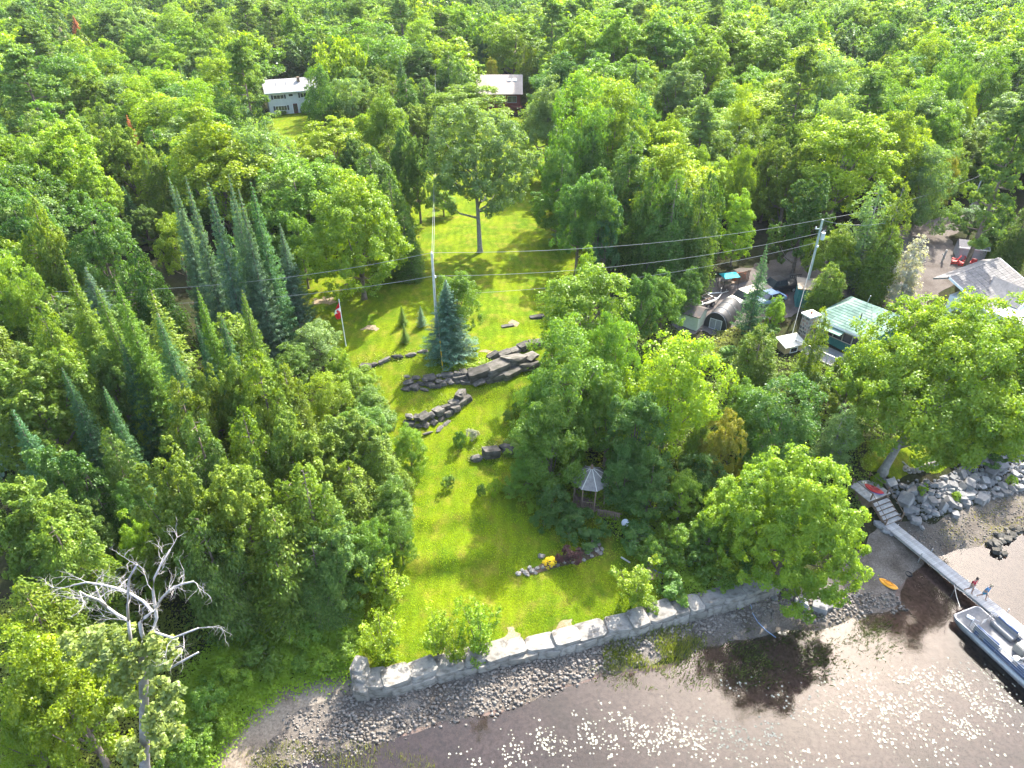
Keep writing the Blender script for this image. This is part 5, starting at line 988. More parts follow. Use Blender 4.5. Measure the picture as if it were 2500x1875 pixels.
for x in (.3, 1.5): 
    k = MB().box((x, rD*.36, he-.1+(rD*.36+.8)*math.tan(sl_)+.08), (.85, .7, .10), 0, sl_).build('skylight', WHITE, rf); MB().box((x, rD*.36, he-.1+(rD*.36+.8)*math.tan(sl_)+.13), (.68, .52, .04), 0, sl_).build('pane', M('sky_glass', (.45,.55,.60), None, 1, .08, spec=.8), k)
window(rh, (.9, -.05, 2.9), 1.9, 1.2, n=2, frame=M('grey_frame', (.30,.34,.36)), depth=.08); window(rh, (-1.8, -.05, 2.9), 1.4, 1.2, n=2, frame=WHITE)
MB().box((.8, -.9, 1.55), (4.5, 1.6, .15)).build('balcony', REDB, rh)
for i in range(14): MB().box((-1.3+i*.32, -1.65, 2.0), (.06, .06, .9)).build('baluster', REDB, rh)
MB().box((.8, -1.65, 2.48), (4.5, .1, .08)).build('hand_rail', REDB, rh)
# green-roofed cottage with deck and stone chimney
zc_ = 4.9; EH = zc_+2.7
A = P(1984, 772, EH); B = P(2129, 833, EH); cy_ = yaw(A, B); cl = np.linalg.norm((B-A)[:2]); ct = thing('cottage', 'low cottage with mossy green hip roof and pale window band', 'house', (A[0], A[1], zc_), cy_); cd_ = 7.6
GRN = M('green_shingle', (.10,.16,.12), (.19,.23,.19), .8, .9, .4, 12, var=.2, c3=(.13,.21,.165)); 
MB().box((cl/2, cd_/2+.2, 1.2), (cl-1.2, cd_-1.0, 2.8)).build('wall', TEAL, ct)
for i in range(22): MB().box((.75+i*(cl-1.5)/21, .69, 1.25), (.05, .03, 2.7)).build('batten', TEAL, ct)
e0 = [(0, 0), (cl, 0), (cl, cd_), (0, cd_)]; rx0, rx1, ry, rz_ = cl*.36, cl*.60, cd_*.5, 2.7+1.75
rf = MB().add([(x, y, 2.62) for x, y in e0]+[(x, y, 2.7) for x, y in e0]+[(rx0, ry, rz_), (rx1, ry, rz_)], [(3,2,1,0),(0,1,5,4),(1,2,6,5),(2,3,7,6),(3,0,4,7),(4,5,9,8),(5,6,9),(6,7,8,9),(7,4,8)]).build('roof', GRN, ct)
shingle_rows(rf, (0, 0, 2.7), (cl, 0, 2.7), (rx1, ry, rz_), (rx0, ry, rz_), GRN, 12, 9); shingle_rows(rf, (0, cd_, 2.7), (0, 0, 2.7), (rx0, ry, rz_), (rx0, ry, rz_), GRN, 12, 8); shingle_rows(rf, (cl, 0, 2.7), (cl, cd_, 2.7), (rx1, ry, rz_), (rx1, ry, rz_), GRN, 12, 8)
MB().box((cl/2, -.03, 2.6), (cl, .08, .2)).build('eave_board', WHITE, ct)
MB().tube([(cl*.62, cd_*.24, 3.3), (cl*.62, cd_*.24, 4.2)], .06, 6).build('vent_pipe', BLACK, rf); MB().tube([(cl*.52, cd_*.5, 4.4), (cl*.54, cd_*.5, 5.4)], .03, 5).build('antenna', STEEL, rf)
for i in range(4): window(ct, (cl*.28+i*1.05, .62, 1.55), .95, .95, n=1, frame=M('cream_frame', (.46,.44,.37)), depth=.1)
window(ct, (cl*.86, .62, 1.5), .9, .8, n=1)
MB().box((cl*.36, -.35, 2.3), (cl*.40, 1.0, .08), 0, .12).build('porch_roof', GRN, ct)
for i in range(16): MB().box((cl*.42, -2.9+i*.2, .0), (cl*.75, .18, .05)).build('deck_board', M('deck_grey', (.22,.21,.21), (.30,.29,.28), 2, .85, var=.1) if i == 0 else bpy.data.materials['deck_grey'], ct)
MB().box((cl*.42, -1.4, -.5), (cl*.74, 3.0, .9)).build('deck_base', BROWNW, ct)
for i in range(6): MB().box((cl*.06+i*cl*.14, -2.95, .5), (.1, .1, 1.05)).build('rail_post', M('pale_post', (.5,.48,.44)) if i == 0 else bpy.data.materials['pale_post'], ct)
MB().box((cl*.42, -2.95, 1.02), (cl*.74, .12, .08)).build('hand_rail', bpy.data.materials['pale_post'], ct)
pc = P(1962, 836, zc_-.2); ch = thing('stone_chimney', 'white-capped chimney of mixed field stones at the cottage corner', 'chimney', pc, .45)
MORT = M('mortar', (.28,.26,.235), (.35,.33,.30), 4, .9); MB().box((0, 0, 1.7), (1.25, 1.05, 3.4)).build('shaft', MORT, ch)
FS = [rock('field_stone', M('field_stone_%s' % n, c, tuple(q*1.4 for q in c), 4, .85, .3, 14), 620+i, 11) for i, (n, c) in enumerate((('grey', (.16,.155,.15)), ('dark', (.07,.068,.07)), ('tan', (.25,.19,.14)), ('rose', (.22,.14,.12))))]
for fx, fy, ax in ((0, -.53, 0), (.63, 0, 1), (-.63, 0, 1)):
    for r_ in range(8):
        n_ = 3+(r_ % 2); W0 = 1.2 if ax == 0 else 1.0
        for k in range(n_):
            u_ = ((k+.5)/n_-.5)*W0+RNG.uniform(-.05, .05); sz = W0/n_*RNG.uniform(.78, 1.12)
            o = link('field_stone', FS[RNG.integers(4)], ch, (fx+(u_ if ax == 0 else 0), fy+(u_ if ax else 0), .28+r_*.40+RNG.uniform(-.05, .05)), (0, RNG.uniform(-.3, .3) if ax == 0 else 0, 0), ((sz, .12, RNG.uniform(.26, .40)) if ax == 0 else (.12, sz, RNG.uniform(.26, .40))))
MB().box((0, 0, 3.46), (1.55, 1.3, .14)).build('cap', WHITE, ch); MB().tube([(0, 0, 3.5), (0, 0, 3.8)], .13, 8).build('flue', M('terracotta', (.30,.13,.08)), ch); MB().box((0, -.02, .25), (1.35, 1.15, .3)).build('flashing', TEAL, ch)
lp_ = P(1926, 850, zc_); pt = thing('porch', 'small pale lean-to porch with tan side at the foot of the stone chimney', 'porch', (lp_[0], lp_[1], zc_-.6), .35)
MB().slab([(-1.3, -.9, 1.35), (1.4, -.9, 1.35), (1.4, .9, 1.75), (-1.3, .9, 1.75)], .1).build('roof', bpy.data.materials['cream_frame'], pt); MB().box((0, 0, .55), (2.2, 1.4, 1.4)).build('wall', M('tan_boards', (.42,.30,.16), (.5,.36,.2), 3, .8), pt); window(pt, (0, -.72, .8), .8, .5)
# grey-roofed house at the right edge
zg = 6.6; RE = zg+5.0
r0, r1, r2 = P(2318, 677, RE), P(2440, 631, RE+.0), P(2486, 700, RE-1.9); gy_ = yaw(r0, r1); gl = max(8.5, np.linalg.norm((r1-r0)[:2])); gh = thing('house', 'grey-shingled house with a white gabled dormer at the right edge', 'house', (r0[0], r0[1], zg), gy_); gd = 5.2
MB().box((gl/2, -gd, 1.5), (gl-.8, gd*2-1.0, 3.2)).build('wall', WHITE, gh)
rf = MB().slab([(0, 0, 5.0), (0, -gd, 2.9), (gl, -gd, 2.9), (gl, 0, 5.0)], .16).slab([(0, 0, 5.0), (gl, 0, 5.0), (gl, gd*.3, 4.3), (0, gd*.3, 4.3)], .16).build('roof', ROOFG, gh)
shingle_rows(rf, (0, -gd, 2.9), (gl, -gd, 2.9), (gl, 0, 5.0), (0, 0, 5.0), ROOFG, 19, 9)
MB().box((gl/2, .05, 5.02), (gl+.1, .25, .08)).build('ridge_cap', ROOFG, rf)
for s, x in ((-1, -.06), (1, gl+.06)): MB().slab([(x, -gd, 2.95), (x, 0, 5.05), (x, 0, 4.8), (x, -gd, 2.7)], .06).build('rake_board', WHITE, gh)
dx0 = gl*.52; dm = MB().slab([(dx0, -2.0, 4.75), (dx0-1.9, -2.6, 3.45), (dx0-1.9, -gd-.9, 3.2), (dx0, -gd-.9, 4.65)], .12).slab([(dx0+1.9, -2.6, 3.45), (dx0, -2.0, 4.75), (dx0, -gd-.9, 4.65), (dx0+1.9, -gd-.9, 3.2)], .12).build('dormer', ROOFG, gh)
MB().add([(dx0-1.75, -gd-.7, 1.0), (dx0+1.75, -gd-.7, 1.0), (dx0+1.75, -gd-.7, 3.3), (dx0, -gd-.7, 4.6), (dx0-1.75, -gd-.7, 3.3), (dx0-1.75, -gd+.6, 1.0), (dx0+1.75, -gd+.6, 1.0), (dx0+1.75, -gd+.6, 3.3), (dx0, -gd+.6, 4.6), (dx0-1.75, -gd+.6, 3.3)], [(0,1,2,3,4),(9,8,7,6,5),(0,5,6,1),(1,6,7,2),(2,7,8,3),(3,8,9,4),(4,9,5,0)]).build('gable', WHITE, gh)
window(gh, (dx0, -gd-.76, 2.9), 1.3, 1.1, n=2); window(gh, (dx0, -gd-.76, 1.5), 2.2, .8, n=3); window(gh, (1.6, -gd*2+.42, 1.7), 1.2, 1.1, n=2)
for s in (-1, 1): MB().slab([(dx0, -gd-.92, 4.72), (dx0+s*1.95, -gd-.92, 3.25), (dx0+s*1.95, -gd-.92, 3.02), (dx0, -gd-.92, 4.48)], .05).build('gable_trim', M('white_trim', (.78,.78,.78)) if s < 0 else bpy.data.materials['white_trim'], gh)
# sheds
def shed(label, base, rz, w_, d, h, wall, roof, slope=.45, door=None, win=None, trim=None, mono=False, stain=None):
    rt = thing('shed', label, 'shed', base, rz); MB().box((0, 0, h/2), (w_, d, h)).build('wall', wall, rt)
    for i in range(int(w_/.22)): MB().box((-w_/2+.11+i*.22, -d/2-.012, h/2), (.18, .024, h)).build('board', wall, rt)
    if mono: MB().slab([(-w_/2-.2, -d/2-.25, h), (w_/2+.2, -d/2-.25, h), (w_/2+.2, d/2+.2, h+slope), (-w_/2-.2, d/2+.2, h+slope)], .1).build('roof', roof, rt)
    else:
        r_ = MB().slab([(-w_/2-.2, -d/2-.2, h-.05), (w_/2+.2, -d/2-.2, h-.05), (w_/2+.2, 0, h+slope), (-w_/2-.2, 0, h+slope)], .09).slab([(w_/2+.2, d/2+.2, h-.05), (-w_/2-.2, d/2+.2, h-.05), (-w_/2-.2, 0, h+slope), (w_/2+.2, 0, h+slope)], .09).build('roof', roof, rt)
        for s in (-1, 1): MB().add([(s*w_/2, -d/2, h), (s*w_/2, d/2, h), (s*w_/2, 0, h+slope*.93), (s*(w_/2-.06), -d/2, h), (s*(w_/2-.06), d/2, h), (s*(w_/2-.06), 0, h+slope*.93)], [(0,1,2),(5,4,3),(0,3,4,1),(1,4,5,2),(2,5,3,0)]).build('gable', wall, rt)
    if trim:
        MB().box((0, -d/2-.22, h-.08), (w_+.44, .05, .14)).build('eave_board', trim, rt)
        for s in (-1, 1): MB().slab([(w_/2+.22, 0, h+slope+.02), (w_/2+.22, s*(d/2+.22), h-.05), (w_/2+.22, s*(d/2+.22), h-.2), (w_/2+.22, 0, h+slope-.14)], .05).build('gable_board', trim, rt)
    if door:
        x_ = w_/2+.03; dd = MB().box((x_, -d*.17, .95), (.05, .85, 1.8)).build('door', wall, rt)
        for y in (-.45, .45): MB().box((x_+.03, -d*.17+y, .97), (.05, .07, 1.9)).build('door_trim', trim, dd)
        MB().box((x_+.03, -d*.17, 1.9), (.05, .97, .07)).build('door_trim', trim, dd)
    if win: window(rt, (w_/2+.04, d*.27, 1.45), .55, .6, axis='y')
    return rt
CREAMW = M('cream_boards', (.45,.49,.37), (.54,.57,.45), 2, .8); TARP = M('tar_paper', (.06,.057,.055), (.13,.095,.07), 1.2, .9, .3, 9, c3=(.085,.075,.068)); GREYB = M('grey_boards', (.30,.31,.33), (.35,.36,.38), 2, .75)
p = P(1690, 800, 5.1); shed('cream shed with a stained grey roof beside the black shelter tent', (p[0], p[1]+1.0, gz1(p[0], p[1])-.1), -.62+math.pi/2*0, 2.5, 2.4, 1.9, CREAMW, TARP, .55)
p = P(2375, 636, 7.0); shed('grey garden shed with white trim and dark roof by the red chairs', (p[0]-.1, p[1]+1.0, gz1(p[0], p[1])), -.32, 3.0, 2.3, 1.75, GREYB, M('dark_shingle', (.10,.095,.10), (.16,.15,.155), 4, .9, .3, 14), .55, True, True, bpy.data.materials['white_trim'])
p = P(1956, 745, 5.8); shed('tall narrow teal shed with a tan roof at the foot of the leaning pole', (p[0]+.4, p[1]+.8, gz1(p[0], p[1])-.1), -.25, 1.7, 2.2, 2.5, TEAL, M('tan_roof', (.26,.20,.14), (.34,.27,.19), 2, .85), .25, mono=True)
# black shelter tent
p = P(1745, 798, 5.3); te = thing('shelter_tent', 'black arched shelter tent with a white-edged mesh front beside the cream shed', 'tent', (p[0], p[1], gz1(p[0], p[1])), .95, None, (.80, .86, .86))
arch = [(1.5*math.cos(a)*(1 if math.sin(a) > .25 else 1), 2.3*math.sin(a)**.8) for a in np.linspace(0, math.pi, 15)]; v = []; f = []
for i in range(7):
    for x, z in arch: v.append((i*.95, x*(1+.02*(-1)**i), z*(1-.03*(i % 2))))
for i in range(6):
    for k in range(14): f.append((i*15+k, i*15+k+1, (i+1)*15+k+1, (i+1)*15+k))
TENT = M('tent_cloth', (.012,.012,.013), (.028,.028,.03), 1.5, .6, .3, 3, spec=.5); tc_ = MB().add(v, f).build('cover', TENT, te, True); sm = tc_.modifiers.new('thick', 'SOLIDIFY'); sm.thickness = .03
for i in range(0, 7, 2): MB().tube([(i*.95, x*1.01, z*1.01) for x, z in arch], .03, 5).build('hoop', GREYP, te)
MB().add([(-.02, x, z) for x, z in arch], [tuple(range(15))]).build('front_panel', TENT, te); MB().box((-.06, -.05, .72), (.03, 1.5, 1.35)).build('mesh_screen', M('mesh_screen', (.20,.20,.21), (.27,.27,.28), 6, .8), te)
for y, z, sy, sz in ((-.82, .72, .04, 1.4), (.72, .72, .04, 1.4), (-.05, 1.42, 1.55, .04), (-.05, .04, 1.55, .04), (-.05, .72, .03, 1.35)): MB().box((-.09, y, z), (.03, sy, sz)).build('screen_trim', WHITE, te)
# boat trailer
t0, t1 = G(1692, 752), G(1782, 712); tr_ = thing('boat_trailer', 'empty galvanised boat trailer parked behind the cream shed', 'trailer', t0, yaw(t0, t1)); TL = 5.6
for s in (-1, 1):
    MB().tube([(0, s*.8, .65), (TL*.55, s*.8, .65), (TL*.85, 0.06*s, .6)], .055, 6).build('frame_rail', STEEL, tr_); MB().tube([(.2, s*.45, .85), (TL*.5, s*.45, .85)], .06, 6).build('bunk', BROWNW, tr_)
    for x in (1.3, 2.1): w_ = MB().tube([(x, s*.92, .32), (x, s*1.1, .32)], .32, 14).build('wheel', RUBBER, tr_); MB().tube([(x, s*.93, .32), (x, s*1.12, .32)], .16, 10).build('rim', STEEL, w_)
    MB().box((1.7, s*1.0, .70), (1.7, .3, .05)).build('fender', BLACK, tr_)
for x in (.1, 1.0, 2.0, 3.0): MB().box((x, 0, .62), (.08, 1.6, .08)).build('cross_member', STEEL, tr_)
MB().tube([(TL*.8, 0, .6), (TL*1.05, 0, .5)], .05, 6).build('tongue', STEEL, tr_); MB().tube([(TL*1.0, .05, .05), (TL*1.0, .05, .8)], .035, 6).build('jack', STEEL, tr_); MB().tube([(TL*.8, 0, .6), (TL*.8, 0, 1.3)], .04, 6).build('winch_post', STEEL, tr_)
# turquoise canopy
c0 = G(1775, 705); tq = thing('canopy', 'turquoise cloth canopy on posts under the trees behind the trailer', 'canopy', c0, .25); TQ = M('turquoise_cloth', (.02,.33,.36), (.03,.40,.42), 2, .7)
MB().slab([(-1.0, -.75, 1.75), (1.0, -.75, 1.75), (.8, 0, 2.1), (-.8, 0, 2.1)], .03).slab([(1.0, .75, 1.75), (-1.0, .75, 1.75), (-.8, 0, 2.1), (.8, 0, 2.1)], .03).slab([(-1.0, .75, 1.75), (-1.0, -.75, 1.75), (-.8, 0, 2.1)], .03).slab([(1.0, -.75, 1.75), (1.0, .75, 1.75), (.8, 0, 2.1)], .03).build('cloth', TQ, tq)
for x in (-.95, .95):
    for y in (-.7, .7): MB().tube([(x, y, 0), (x, y, 1.76)], .03, 6).build('post', BLACK, tq)
MB().box((0, 0, .8), (1.6, .8, .06)).build('shelf', BROWNW, tq)
tag(MB().box((0, 0, .45), (1.6, .5, .9)).add(*hullform(1.5, .5, .5)).build('tarp', M('orange_tarp', (.48,.10,.03), (.55,.13,.04), 3, .7), None, loc=G(1800, 690)+np.array((.3, .6, .1)), rot=(0, .1, .3)), 'orange-red tarped bundle behind the turquoise canopy', 'tarp')
fp0 = G(1812, 690); fp_ = thing('lattice_fence', 'dark slatted fence panel behind the open-branched spruce', 'fence', fp0, .5)
for i in range(9): MB().box((i*.24-1, 0, .75), (.16, .04, 1.5)).build('slat', BROWNW, fp_)
for z in (.3, 1.3): MB().box((0, .05, z), (2.3, .06, .1)).build('rail', BROWNW, fp_)
br = thing('rack', 'black metal rack standing on the gravel beside the teal shed', 'rack', G(1938, 690), .3)
for i in range(6): MB().tube([(i*.3-.75, 0, 0), (i*.3-.75+.15, .1, 1.0)], .03, 5).build('upright', BLACK, br)
for z in (.15, .95): MB().tube([(-.8, z*.1, z), (.95, z*.1, z)], .035, 5).build('rail', BLACK, br)
# vehicles
def car(label, p, rz, paint, kind='suv', roof=None):
    pm = M(kind+'_paint', paint, tuple(c*1.08 for c in paint), 2, .3, spec=.6)
    rt = thing('parked_car', label, 'car', p, rz, 'vehicles parked on the gravel'); w_ = 1.8; S = {'suv': [(-2.2,.45),(-2.25,.9),(-1.2,1.02),(2.15,1.02),(2.2,.45)], 'pickup': [(-2.5,.45),(-2.55,.95),(-1.3,1.08),(2.6,1.05),(2.62,.5)], 'sedan': [(-2.2,.4),(-2.25,.8),(-1.1,.92),(2.1,.9),(2.2,.42)]}[kind]
    C = {'suv': [(-1.15,1.02),(-.55,1.62),(1.9,1.62),(2.1,1.02)], 'pickup': [(-1.25,1.06),(-.7,1.72),(.75,1.72),(.95,1.06)], 'sedan': [(-1.05,.9),(-.35,1.38),(1.0,1.38),(1.75,.9)]}[kind]
    def pr(poly, w0, w1=None): return [(x, -w0/2, z) for x, z in poly], [(x, w0/2, z) for x, z in poly]
    def solid(poly, wb, wt, zt):
        a = [(x, -(wb if z < zt else wt)/2, z) for x, z in poly]; b = [(x, -y, z) for x, y, z in a]; n = len(poly); return a+b, [tuple(range(n)), tuple(range(2*n-1, n-1, -1))]+[(i, i+n, (i+1) % n+n, (i+1) % n) for i in range(n)]
    bd = MB().add(*solid(S, w_, w_, 9)).build('body', pm, rt, bevel=.08)
    cb = MB().add(*solid(C, w_-.08, w_-.42, C[0][1]+.1)).build('cabin', GLASSM, rt, bevel=.03)
    MB().slab([(C[1][0]+.05, -.66, C[1][1]+.03), (C[2][0]-.05, -.66, C[1][1]+.03), (C[2][0]-.05, .66, C[1][1]+.03), (C[1][0]+.05, .66, C[1][1]+.03)], .05).build('roof', roof or pm, cb, bevel=.015)
    for s in (-1, 1):
        for x in (C[0][0]*.35+C[2][0]*.2,): MB().slab([(x-.05, s*(w_/2-.05), C[0][1]), (x+.05, s*(w_/2-.05), C[0][1]), (x+.05, s*(w_/2-.20), C[1][1]), (x-.05, s*(w_/2-.20), C[1][1])], .04).build('pillar', pm, cb)
        for x in (S[0][0]+.75, S[-1][0]-.8): wl = MB().tube([(x, s*(w_/2-.12), .34), (x, s*(w_/2+.03), .34)], .34, 14).build('wheel', RUBBER, rt); MB().tube([(x, s*(w_/2-.1), .34), (x, s*(w_/2+.05), .34)], .19, 10).build('rim', STEEL, wl)
        MB().box((S[1][0]+.06, s*.62, .78), (.08, .36, .16)).build('headlight', M('lamp_glass', (.75,.76,.78), None, 2, .1) if 'lamp_glass' not in bpy.data.materials else bpy.data.materials['lamp_glass'], rt)
        MB().box((S[-2][0]+.03, s*.72, .8), (.06, .2, .2)).build('tail_light', REDP, rt)
    MB().box((S[0][0]-.03, 0, .5), (.12, w_-.1, .2)).build('bumper', BLACK, rt, bevel=.03)
    if kind == 'pickup': MB().box((1.78, 0, 1.08), (1.45, w_-.35, .06)).build('bed_liner', BLACK, rt)
    return rt
car('cream-coloured vehicle with a dark windscreen parked behind the black shelter tent', G(1815, 740), .55, (.60,.55,.42), 'suv'); car('black pickup truck parked on the gravel behind the open-branched spruce', G(1893, 712), .35, (.02,.02,.024), 'pickup')
car('pale blue car mostly hidden behind the open-branched spruce', G(1872, 740), .45, (.25,.36,.50), 'sedan'); car('white car half hidden under the olive cedars beside the yard', G(2103, 692), -1.25, (.72,.73,.75), 'suv')
# red garden chairs
def chair(label, p, rz):
    rt = thing('garden_chair', label, 'chair', p, rz, 'red slatted chairs beside the grey garden shed')
    for i in range(5): MB().box((-.05, -.24+.12*i, .72), (.03, .10, .95), 0, 0, -.35).build('back_slat', REDP, rt)
    for i in range(4): MB().box((.12+.13*i, 0, .38-.03*i+.06), (.11, .56, .03), 0, 0, .15).build('seat_slat', REDP, rt)
    for s in (-1, 1): MB().box((.25, s*.34, .58), (.75, .14, .03)).build('arm', REDP, rt); MB().box((.55, s*.32, .29), (.09, .05, .58)).build('leg', REDP, rt); MB().box((.1, s*.30, .2), (.95, .04, .12), 0, 0, .25).build('leg', REDP, rt)
for px, py, rz, l in ((2334,645,2.6,'red slatted chair farthest from the grey house roof, left of the shed'),(2358,634,-1.9,'red slatted chair standing upright right against the grey shed wall'),(2353,651,2.0,'red slatted chair in front of the others, facing away from the shed'),(2373,652,.9,'red slatted chair nearest the grey house roof')):
    chair(l, G(px, py), rz)
pst = thing('gate_post', 'weathered timber post pair leaning by the gravel lane', 'post', G(2300, 640), .3); MB().box((0, 0, .8), (.16, .16, 1.7), 0, .06).build('post', DECKW, pst); MB().box((.05, .1, .75), (.12, .7, .1), 0, .7).build('brace', DECKW, pst)
# gazebo
zz = gz1(*G(1443, 1212)[:2]); gp = P(1443, 1168, zz+2.3); gzb = thing('gazebo', 'small octagonal weathered gazebo with shingled roof and finial under the trees', 'gazebo', (gp[0], gp[1], zz), .2)
GW = M('gazebo_shingle', (.15,.14,.133), (.25,.235,.22), 3, .9, .4, 14, var=.14); rad, rz_ = 1.55, 1.15
oc = [(rad*math.cos(i*math.pi/4), rad*math.sin(i*math.pi/4)) for i in range(8)]
rf = MB().add([(x, y, 2.25) for x, y in oc]+[(0, 0, 2.25+rz_), (0, 0, 2.2)], [(i, (i+1) % 8, 8) for i in range(8)]+[((i+1) % 8, i, 9) for i in range(8)]).build('roof', GW, gzb)
for i in range(8):
    a, b = oc[i], oc[(i+1) % 8]; A3, B3, T3 = Vector((*a, 2.25)), Vector((*b, 2.25)), Vector((0, 0, 2.25+rz_)); nrm = (B3-A3).cross(T3-A3).normalized()
    for r_ in range(9):
        t0, t1 = r_/9, min(.99, (r_+1.2)/9); MB().slab([A3.lerp(T3, t0)+nrm*.05, B3.lerp(T3, t0)+nrm*.05, B3.lerp(T3, t1)+nrm*.025, A3.lerp(T3, t1)+nrm*.025], .02).build('shingle', GW, rf)
    MB().tube([A3+nrm*.05, T3+Vector((0, 0, .05))], .035, 5).build('hip_rail', bpy.data.materials['pale_post'], rf)
    MB().tube([(a[0]*.86, a[1]*.86, -.2), (a[0]*.86, a[1]*.86, 2.2)], .06, 6).build('post', BROWNW, gzb)
    if i != 6:
        for z in (.35, .85): MB().tube([(a[0]*.86, a[1]*.86, z), (b[0]*.86, b[1]*.86, z)], .035, 5).build('rail', BROWNW, gzb)
        for q in range(1, 6): t = q/6; MB().tube([((a[0]+(b[0]-a[0])*t)*.86, (a[1]+(b[1]-a[1])*t)*.86, .3), ((a[0]+(b[0]-a[0])*t)*.86, (a[1]+(b[1]-a[1])*t)*.86, .88)], .02, 4).build('baluster', BROWNW, gzb)
MB().prism([(x*.92, y*.92) for x, y in oc], -.1, .12).build('floor', BROWNW, gzb); MB().tube([(0, 0, 2.25+rz_-.1), (0, 0, 2.25+rz_+.25), (0, 0, 2.25+rz_+.4)], [.14, .12, .02], 8).build('finial', BROWNW, gzb)
f0, f1 = G(1459, 1262), G(1516, 1276); fn = thing('picket_fence', 'short brown slatted fence beside the gazebo', 'fence', f0, yaw(f0, f1)); fl = np.linalg.norm((f1-f0)[:2])
for i in range(int(fl/.14)): MB().box((i*.14, 0, .45), (.10, .03, .9+RNG.normal()*.02)).build('slat', BROWNW, fn)
for z in (.2, .75): MB().box((fl/2, .04, z), (fl, .05, .08)).build('rail', BROWNW, fn)
sdp = G(1524, 1292); sd_ = thing('satellite_dish', 'white round dish on a short post by the brown fence', 'dish', sdp, 0)
MB().tube([(0, 0, -.1), (0, 0, .75)], .03, 6).build('post', STEEL, sd_); v, f = lathe_shell([(.01, 0), (.16, .02), (.30, .09), (.31, .09), (.16, .035), (.01, .015)], 16); MB().add(v, f).build('bowl', WHITE, sd_, True, loc=(0, -.05, .75), rot=(.75, 0, 0))
# flagpole with a limp Canadian flag
fb_ = G(845, 846); ft = P(829, 774, 0); hpole = 5.2
fg = thing('flagpole', 'white flagpole with a limp red and white flag at the left lawn edge', 'flagpole', fb_); MB().tube([(0, 0, -.1), (0, 0, hpole)], [.05, .03], 8).build('pole', WHITE, fg); MB().add(*lathe_shell([(.01, -.06), (.06, 0), (.01, .06)], 8)).build('finial', STEEL, fg, loc=(0, 0, hpole+.05))
def cloth(z0, z1, x0, x1, n=10, m=5):
    v = []; f = []
    for i in range(m+1):
        for k in range(n+1):
            z = z0+(z1-z0)*i/m; t = k/n; v.append((-(x0+(x1-x0)*t)*(.35+.25*math.sin(z*2)), .10*math.sin(t*9+z*2), z-t*.5*(1-t*.4)))
    for i in range(m):
        for k in range(n): f.append((i*(n+1)+k, i*(n+1)+k+1, (i+1)*(n+1)+k+1, (i+1)*(n+1)+k))
    return v, f
FR = M('flag_red', (.62,.02,.03), None, 4, .8); FW_ = M('flag_white', (.80,.80,.80), None, 4, .8)
fc = MB().add(*cloth(hpole-1.25, hpole-.75, .04, 1.0)).build('flag', FW_, fg, True); MB().add(*cloth(hpole-.75, hpole-.2, .04, 1.0)).build('red_band', FR, fc, True); MB().add(*cloth(hpole-1.85, hpole-1.25, .04, 1.0)).build('red_band', FR, fc, True)
ml = [(0,.5),(.1,.3),(.2,.36),(.17,.08),(.3,.2),(.34,.12),(.48,.14),(.42,-.02),(.48,-.08),(.2,-.3),(.23,-.38),(.03,-.35),(.03,-.5),(-.03,-.5),(-.03,-.35),(-.23,-.38),(-.2,-.3),(-.48,-.08),(-.42,-.02),(-.48,.14),(-.34,.12),(-.3,.2),(-.17,.08),(-.2,.36),(-.1,.3)]
MB().prism([(x*.4, y*.4) for x, y in ml], -.005, .005, lambda x, y, z: (-.22+y, -.13+z, hpole-1.2+x)).build('maple_leaf', FR, fc)
# utility poles and wires
def pole(label, base, h, lean=(0, 0), r=.15, mat=POLEW):
    rt = thing('utility_pole', label, 'utility pole', base); MB().tube([(0, 0, -.3), (lean[0], lean[1], h)], [r, r*.72], 10).build('pole', mat, rt); return rt
zb = G(1071, 862); pl1 = pole('pale utility pole standing on the lawn beside the blue-green spruce', zb, 10.6); tp1 = zb+np.array((0, 0, 10.6))
for z, s in ((10.65, 0), (8.3, .2)): MB().tube([(s, -.1, z-.12), (s, -.1, z+.1)], [.07, .05], 8).build('insulator', WHITE, pl1)
gw = G(1081, 903); dz = gw-zb; MB().tube([tuple(dz), (0, 0, 9.5)], .014, 4).build('guy_wire', STEEL, pl1); u_ = dz+(np.array((0, 0, 9.5))-dz)*.30; MB().tube([tuple(dz), tuple(u_)], .05, 6).build('guy_guard', M('yellow_plastic', (.70,.45,.02), None, 3, .5), pl1)
zb2 = G(1962, 728); hp2 = 9.6; PG = M('green_pole', (.26,.32,.28), (.36,.42,.37), 4, .85, .3, 12); pl2 = pole('greenish utility pole with transformer rising behind the teal shed', zb2, hp2, (-.15, 0), .16, PG); tp2 = zb2+np.array((-.15, 0, hp2))
MB().tube([(.28, -.1, hp2-2.3), (.28, -.1, hp2-1.5)], .22, 10).build('transformer', M('can_grey', (.42,.47,.47), None, 3, .5), pl2); MB().box((-.35, 0, hp2-1.1), (.75, .09, .09)).build('cross_arm', PG, pl2)
for x in (-.65, -.15): MB().tube([(x, 0, hp2-1.05), (x, 0, hp2-.85)], [.06, .045], 8).build('insulator', WHITE, pl2)
MB().tube([(.2, 0, hp2-1.35), (.5, .0, hp2-1.2), (.28, -.1, hp2-1.5)], .02, 5).build('cutout', WHITE, pl2); MB().tube([(.0, -.1, hp2-3.0), (-.05, -.1, hp2-3.2)], .13, 8).build('bracket', WHITE, pl2)
zb3 = G(2362, 528); pl3 = pole('distant slim utility pole at the far end of the gravel lane', zb3, 6.0, r=.12); tp3 = zb3+np.array((0, 0, 6.0))
WIRE = M('wire', (.22,.23,.22), None, 3, .5)
def wire(label, a, b, sag, r=.018):
    pts = [a+(b-a)*t-np.array((0, 0, sag*4*t*(1-t))) for t in np.linspace(0, 1, 13)]; tag(MB().tube(pts, r, 4).build('power_line', WIRE), label, 'cable', 'overhead power lines')
